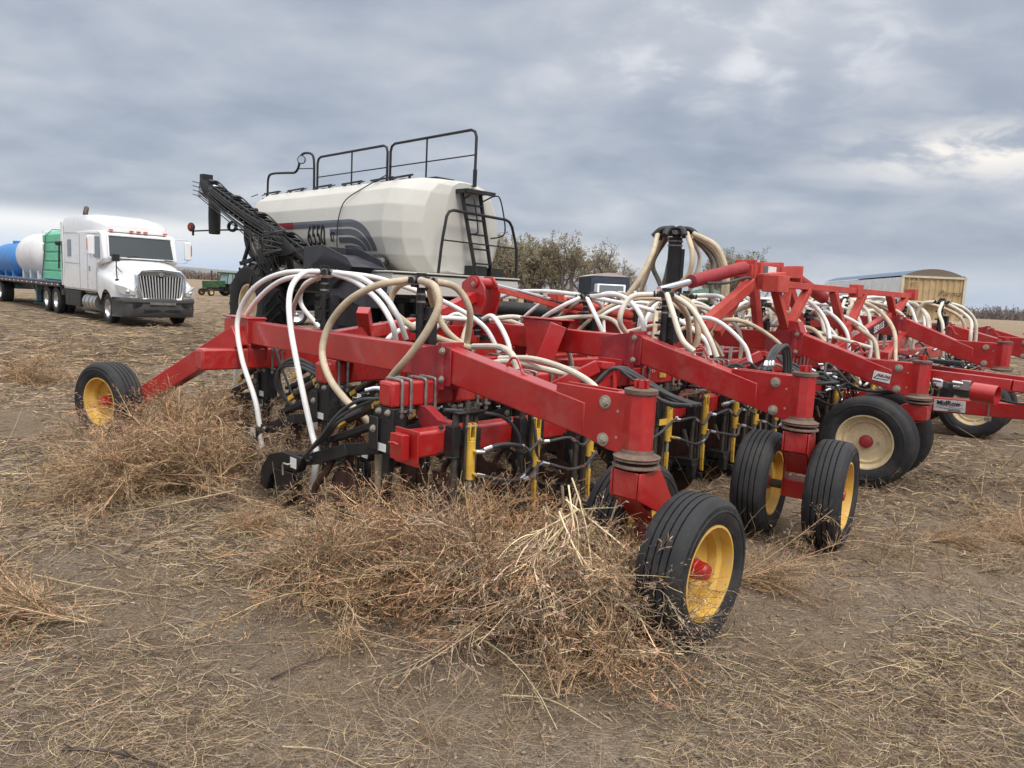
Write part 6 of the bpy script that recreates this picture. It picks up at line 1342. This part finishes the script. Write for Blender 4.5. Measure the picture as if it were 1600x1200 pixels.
# ================================================================== straw litter and weeds
RNG = np.random.default_rng(21)
def gh(p): return gz(p[..., 0], p[..., 1])
def cover(x, y): return fbm(x, y, 1.1, 9, 4) + .35 * fbm(x, y, 5.0, 10, 2)
def litter_mesh(n, dmin, dmax, lmin, lmax, wd, base, lift, dens=True, pw=1.0, amax=.92):
    u = RNG.random(n * 3); d = dmin * (dmax / dmin) ** (u ** pw); a = RNG.uniform(-amax, amax, n * 3); x = d * np.sin(a); y = d * np.cos(a)
    if dens:
        c = cover(x, y); keep = RNG.random(n * 3) < np.clip(.16 + (c + .25) * 1.1 + (d - 4) * .07, .06, 1); x, y, d = x[keep], y[keep], d[keep]
    x, y, d = x[:n], y[:n], d[:n]; n = len(x)
    th = RNG.uniform(0, 2 * np.pi, n); ln = RNG.uniform(lmin, lmax, n); k = 5; s = np.linspace(-.5, .5, k); cv = RNG.normal(size=n) * .35; el = np.abs(RNG.normal(size=n)) * lift
    P = np.zeros((n, k, 3))
    for j in range(k):
        t_ = s[j]; an = th + cv * t_; P[:, j, 0] = x + np.cos(an) * ln * t_; P[:, j, 1] = y + np.sin(an) * ln * t_; P[:, j, 2] = ln * (t_ + .5) * el + .004 + RNG.random(n) * .006
    P[..., 2] += gh(P)
    R = (wd * RNG.uniform(.6, 1.5, n) * np.clip(d / 3.5, .7, 4))[:, None] * np.array([1, 1, 1, .9, .5])[None]
    mixm = RNG.random((n, 1)); c = np.where(mixm < .30, jcol(n, (.50, .375, .225), .35), np.where(mixm < .75, jcol(n, base, .35), jcol(n, (.085, .060, .043), .35)))
    return np_tubes(P, R, 2, c)
parts = [litter_mesh(58000, 1.3, 9, .03, .17, .0009, (.33, .25, .175), .14), litter_mesh(48000, 3.5, 26, .06, .24, .0012, (.33, .25, .175), .12), litter_mesh(20000, 2.0, 14, .02, .06, .0016, (.42, .34, .25), .1),
         litter_mesh(28000, 15, 60, .2, .6, .0014, (.27, .195, .13), .10, dens=False)]
v, f, c = np_join(parts); so_ = bpy.data.objects.new('straw_litter', np_mesh('straw_litter', v, f, WEED, c, False)); COL.objects.link(so_); tag(so_, 'dry straw and stalk litter strewn over the bare field soil', 'straw', kind='stuff')
# crumbs and clods of soil
n = 9000; d = 1.4 * (9 / 1.4) ** RNG.random(n); a = RNG.uniform(-.72, .72, n); x = d * np.sin(a); y = d * np.cos(a); s_ = (RNG.random(n) ** 3 * .013 + .0022)[:, None, None]
base = np.array([[1, 0, 0], [0, 1, 0], [-1, 0, 0], [0, -1, 0], [0, 0, .8], [0, 0, -.6]], float)[None] + RNG.normal(size=(n, 6, 3)) * .22
cv_ = base * s_ + np.stack([x, y, gz(x, y) + s_[:, 0, 0] * .3], -1)[:, None]
tri = np.array([[0, 1, 4], [1, 2, 4], [2, 3, 4], [3, 0, 4], [1, 0, 5], [2, 1, 5], [3, 2, 5], [0, 3, 5]]); cf = (np.arange(n)[:, None, None] * 6 + tri[None]).reshape(-1, 3)
so_ = bpy.data.objects.new('soil_clods', np_mesh('soil_clods', cv_.reshape(-1, 3), cf, WEED, np.repeat(jcol(n, (.25, .20, .15), .3, .05), 6, axis=0), True)); COL.objects.link(so_); tag(so_, 'small crumbs and clods of dry brown soil', 'soil', kind='stuff')
# low dry tufts across the field
def tufts(n, dmin, dmax, hh, wd, nb):
    u = RNG.random(n); d = dmin * (dmax / dmin) ** u; a = RNG.uniform(-.9, .9, n); x = d * np.sin(a); y = d * np.cos(a)
    rt = np.stack([x, y, gz(x, y)], -1)[:, None, :] + np.zeros((1, 2, 3)); rt[:, 1, 2] += .02
    b = grow(rt, nb, hh * .5, hh * 1.4, .85, 5, .9, .35, 0, .3, .75); b[..., 2] = np.maximum(b[..., 2], gz(b[..., 0], b[..., 1]) + .004)
    bb = grow(b, 4, hh * .2, hh * .5, .5, 4, .6, .1, .2, 1.0); bb[..., 2] = np.maximum(bb[..., 2], gz(bb[..., 0], bb[..., 1]) + .003)
    dd = np.repeat(d, nb); return [np_tubes(b, taper(len(b), 5, 1, .5) * (wd * np.clip(dd / 4, .8, 3))[:, None], 2, jcol(len(b), (.36, .27, .17), .35)), np_tubes(bb, taper(len(bb), 4, 1, .5) * (wd * .7 * np.clip(np.repeat(dd, 4) / 4, .8, 3))[:, None], 2, jcol(len(bb), (.30, .215, .14), .35))]
pp = tufts(190, 1.9, 9, .24, .0012, 14) + tufts(660, 5, 26, .26, .0014, 9)
v, f, c = np_join(pp); so_ = bpy.data.objects.new('dry_weed_cover', np_mesh('dry_weed_cover', v, f, WEED, c, False)); COL.objects.link(so_); tag(so_, 'low dry weed tufts scattered across the field', 'weeds', kind='stuff')
# tumbleweeds -------------------------------------------------------------
def tumbleweed(seed, R, flat, tint, dens=1.0, cone=0):
    global RNG
    RNG = np.random.default_rng(seed)
    root = np.array([[[-R * .75, 0, .02], [-R * .5, .02, R * .10], [-R * .25, 0, R * .2]]], float)
    n1 = int(24 * dens); b1 = []
    for i in range(n1):
        a = RNG.normal() * (1.15 if flat < .5 else .40); e = abs(RNG.normal()) * (.85 if flat < .5 else .5); d = np.array([np.cos(a) * np.cos(e), np.sin(a) * np.cos(e), np.sin(e) * (1.15 - flat) + .05]); ln = R * RNG.uniform(1.1, 1.9)
        s = np.linspace(0, 1, 8)[:, None]; sw = RNG.normal(size=3) * (.35 if flat < .5 else .7); b1.append(root[0, RNG.integers(0, 3)] + (d * s + sw * s * s * .6 - np.array([.15, 0, .30]) * s ** 3 * (.5 + e)) * ln)
    if cone:
        ap = np.array([0, 0, cone]) + RNG.normal(size=3) * .0; b1 = []
        for i in range(int(26 * dens)):
            a = RNG.uniform(0, 6.283); q = RNG.uniform(.10, .95) * R; e_ = np.array([np.cos(a) * q, np.sin(a) * q, RNG.uniform(.0, .15)]); s = np.linspace(0, 1, 8)[:, None]; bw = np.array([np.cos(a), np.sin(a), .3]) * RNG.uniform(.0, .30) * R
            apj = ap * np.array([1, 1, RNG.uniform(.55, 1.0)]) + RNG.normal(size=3) * .055; b1.append(apj + (e_ - apj) * s + bw * np.sin(s * np.pi) + RNG.normal(size=3) * .16 * s * s)
        root = np.array([[[-.05, .02, cone + .03], [0, 0, cone - .05], [.06, .03, cone - .22]]])
    b1 = np.array(b1)
    b2 = grow(b1, 15, R * .40, R * .95, .36, 7, .65, .12, .10, 1.0)
    b3 = grow(b2, 8, R * .14, R * .38, .48, 5, .6, .06, .15, 1.0)
    b4 = grow(b3, 2, R * .03, R * .10, .9, 3, .4, .0, .2, 1.0)
    for b in (b1, b2, b3, b4): b[..., 2] = np.where(b[..., 2] < .004, .004 + np.abs(b[..., 2]) * .15, b[..., 2])
    tint = np.array(tint)
    parts = [np_tubes(root, taper(1, 3, .011 if not cone else .007, .008 if not cone else .004), 6, jcol(1, (.42, .34, .22), .1)), np_tubes(b1, taper(len(b1), 8, .0046, .0022), 4, jcol(len(b1), tint * 1.45, .25)), np_tubes(b2, taper(len(b2), 7, .0025, .0011), 3, jcol(len(b2), tint * 1.1, .25) * RNG.choice([.30, .85, 1.45], (len(b2), 1), p=[.35, .35, .3])), np_tubes(b3, taper(len(b3), 5, .0014, .0008), 2, jcol(len(b3), tint, .3) * RNG.choice([.25, .7, 1.0, 1.5], (len(b3), 1), p=[.38, .22, .25, .15])),
             np_tubes(b4, np.tile(np.array([[.0008, .0024, .0010]]), (len(b4), 1)), 2, jcol(len(b4), tint * np.array([1.02, .9, .88]), .45))]
    v, f, c = np_join(parts); return np_mesh('tumbleweed', v, f, WEED, c, False)
TAN_, RST, GRY = (.44, .31, .185), (.45, .275, .155), (.38, .29, .20)
WP = [tumbleweed(31, .50, .0, TAN_), tumbleweed(32, .50, .05, RST), tumbleweed(33, .48, .0, GRY), tumbleweed(34, .55, .6, TAN_, .8), tumbleweed(35, .36, .1, (.62, .48, .32), 1.5, .62)]
def at(x, y): return (x, y, float(gz(np.array([x]), np.array([y]))[0]))
TW = [
 (-.80, 3.95, 0, .85, 35, 0, 'tan tumbleweed low at the left front of the front pile'),
 (-.1, 3.85, 1, .95, 160, 0, 'rust brown tumbleweed at the heart of the front pile'),
 (.62, 3.5, 2, .8, 60, 0, 'greyish tumbleweed leaning on the tread of the nearest wheel'),
 (-2.95, 5.25, 0, .8, 250, 0, 'tan tumbleweed on the near edge of the left pile'), # x, y, proto, scale, rot, tilt, label
 (-.55, 4.25, 1, .88, 20, 0, 'reddish tumbleweed mound in front of the yellow coulter cylinders'),
 (-.25, 4.1, 1, .92, 200, 0, 'rust brown tumbleweed in the middle of the front pile'),
 (-.98, 4.15, 2, .72, 120, 0, 'greyish tumbleweed at the left end of the front pile'),
 (-1.3, 4.15, 3, .6, 60, 0, 'tan tumbleweed lying below the nearest packer wheel'),
 (.10, 4.0, 0, .9, 300, 0, 'tan tumbleweed heaped before the black coulter hubs'),
 (.33, 3.62, 4, 1.18, 100, 14, 'tallest pale tumbleweed standing on end beside the nearest castor fork'),
 (.60, 3.72, 0, .85, 250, 0, 'straw coloured tumbleweed pressed against the nearest front wheel'),
 (.05, 3.62, 2, 1.05, 10, 0, 'grey tumbleweed low at the foot of the pile'),
 (-.42, 3.85, 0, 1.0, 150, 0, 'tangled tan tumbleweed at the pile’s front edge'),
 (.48, 3.38, 0, .85, 220, 0, 'broad tan tumbleweed left of the wheel with the red hub'),
 (.30, 3.15, 3, .55, 80, 0, 'flattened tumbleweed at the centre of the foreground'),
 (-1.8, 4.9, 3, .45, 40, 0, 'tumbleweed piled against the black wheel guard'),
 (-2.65, 5.6, 0, 1.1, 190, 0, 'tan tumbleweed in the middle of the left pile'),
 (-3.0, 5.7, 3, 1.1, 330, 0, 'wide low tumbleweed at the left pile’s near side'),
 (-3.2, 6.1, 2, .9, 90, 0, 'greyish tumbleweed on the left pile’s outer end'),
 (-3.0, 6.4, 1, 1.1, 240, 0, 'brown tumbleweed at the crest of the left pile'),
 (-2.75, 6.5, 0, 1.1, 280, 0, 'tumbleweed caught between the trailing opener arms'),
 (-3.15, 7.1, 0, 1.0, 15, 0, 'tumbleweed under the red trailing leg'),
 (-2.6, 7.2, 2, 1.0, 135, 0, 'tumbleweed behind the left pile under the frame'),
 (-3.5, 6.6, 3, .6, 200, 0, 'tumbleweed spread in front of the rear gauge wheel'),
 (-1.7, 6.0, 2, .95, 70, 0, 'tumbleweed jammed beneath the white hoses'),
 (-2.35, 3.35, 3, .85, 185, 0, 'golden flat tumbleweed at the photo’s left edge'),
 (1.5, 4.35, 3, .62, 20, 0, 'small fan-shaped tumbleweed right of the nearest wheel'),
 (3.3, 5.3, 3, .42, 0, 0, 'flat tumbleweed on open ground at the right'),
 (3.95, 5.5, 3, .5, 100, 0, 'tumbleweed near the right edge of the photo'),
 (-7.4, 11.0, 3, 1.2, 15, 0, 'low weed clump far left beyond the rear gauge wheel'),
 (-1.5, 6.8, 1, .9, 10, 0, 'brown tumbleweed deep under the frame'),
 (.9, 4.55, 2, .7, 30, 0, 'tumbleweed tucked behind the nearest castor fork')]
for (x, y, k, s_, r_, tl, lab) in TW:
    o = bpy.data.objects.new('tumbleweed', WP[k]); COL.objects.link(o); o.location = at(x, y); o.scale = (s_, s_, s_ * (.95 if k == 4 else .82)); o.rotation_euler = (0, math.radians(tl), math.radians(r_)); tag(o, lab, 'tumbleweed', 'tumbleweeds caught under the drill and strewn around')
# a few pale bent stalks and dark sticks lying loose
RNG = np.random.default_rng(77)
def stalk(name, pts, r, colr, label):
    P = bez([V(x, y, float(gz(np.array([x]), np.array([y]))[0]) + z) for x, y, z in pts], 8); n = len(P)
    m = MB().tube(P, r, 6, [r * (1 - .6 * i / (n - 1)) for i in range(n)]); 
    for i in range(2, n - 2, 3):
        d = Vector(RNG.normal(size=3)) * .05 + (P[i + 1] - P[i]) * 1.5; d.z = abs(d.z) * .5; m.tube([P[i], P[i] + d * .6, P[i] + d * 1.1 + V(0, 0, .004)], r * .3, 4)
    c0 = P[0].copy(); m.v = [tuple(Vector(v) - c0) for v in m.v]; o = build(name, m, colr, None); o.location = c0; return tag(o, label, 'stalk')
STK = mat('pale_stalk', (.50, .39, .24), .7, var=.25, vscale=20); DSK = mat('dark_stick', (.07, .05, .042), .8, var=.3, vscale=20)
stalk('dry_stalk', [(-.78, 2.52, .01), (-.62, 2.5, .02), (-.45, 2.42, .01)], .004, STK, 'thin pale bent stalk on bare soil at lower left')
stalk('dry_stalk', [(.02, 2.95, .02), (.22, 2.86, .05), (.42, 2.72, .02)], .005, STK, 'long pale stalk crossing the foreground centre')
stalk('dry_stalk', [(.62, 3.95, .62), (.52, 3.75, .40), (.40, 3.55, .16), (.36, 3.4, .02)], .006, STK, 'pale curved stalk leaning on the tallest tumbleweed')
stalk('dry_stalk', [(.52, 3.3, .30), (.70, 3.25, .18), (.86, 3.2, .10)], .006, STK, 'bone white forked stalk by the nearest wheel')
stalk('dry_stalk', [(-2.6, 3.9, .02), (-2.2, 3.75, .03), (-1.7, 3.7, .01)], .004, STK, 'long pale stalk lying along the left edge')
stalk('dry_stalk', [(-1.9, 5.0, .25), (-2.3, 4.9, .15), (-2.75, 4.85, .03)], .005, STK, 'golden stalk bundle on the near side of the left pile')
stalk('dead_stick', [(-1.55, 2.45, .01), (-1.35, 2.42, .02), (-1.1, 2.35, .01)], .007, DSK, 'dark dead stick in the lower left corner')
stalk('dead_stick', [(-.98, 3.0, .01), (-.90, 3.1, .02), (-.80, 3.22, .01)], .006, DSK, 'short dark stick pointing at the front pile')
stalk('dead_stick', [(-.10, 2.28, .01), (.05, 2.27, .02), (.22, 2.22, .01)], .006, DSK, 'dark stick at the bottom centre of the foreground')

# thin air between here and the hills
hz_ = MB(); hz_.box((0, 3800, 60), (14000, 14400, 130)); hm_ = bpy.data.materials.new('haze'); hm_.use_nodes = True; ht = hm_.node_tree; ht.nodes.clear()
hv = ht.nodes.new('ShaderNodeVolumePrincipled'); hv.inputs['Density'].default_value = 6e-5; hv.inputs['Color'].default_value = (.80, .86, .95, 1); ho_ = ht.nodes.new('ShaderNodeOutputMaterial'); ht.links.new(hv.outputs[0], ho_.inputs['Volume'])
hob = build('haze', hz_, hm_, None, sm=0); hob['kind'] = 'stuff'; hob['label'] = 'thin pale air fading the far hills'
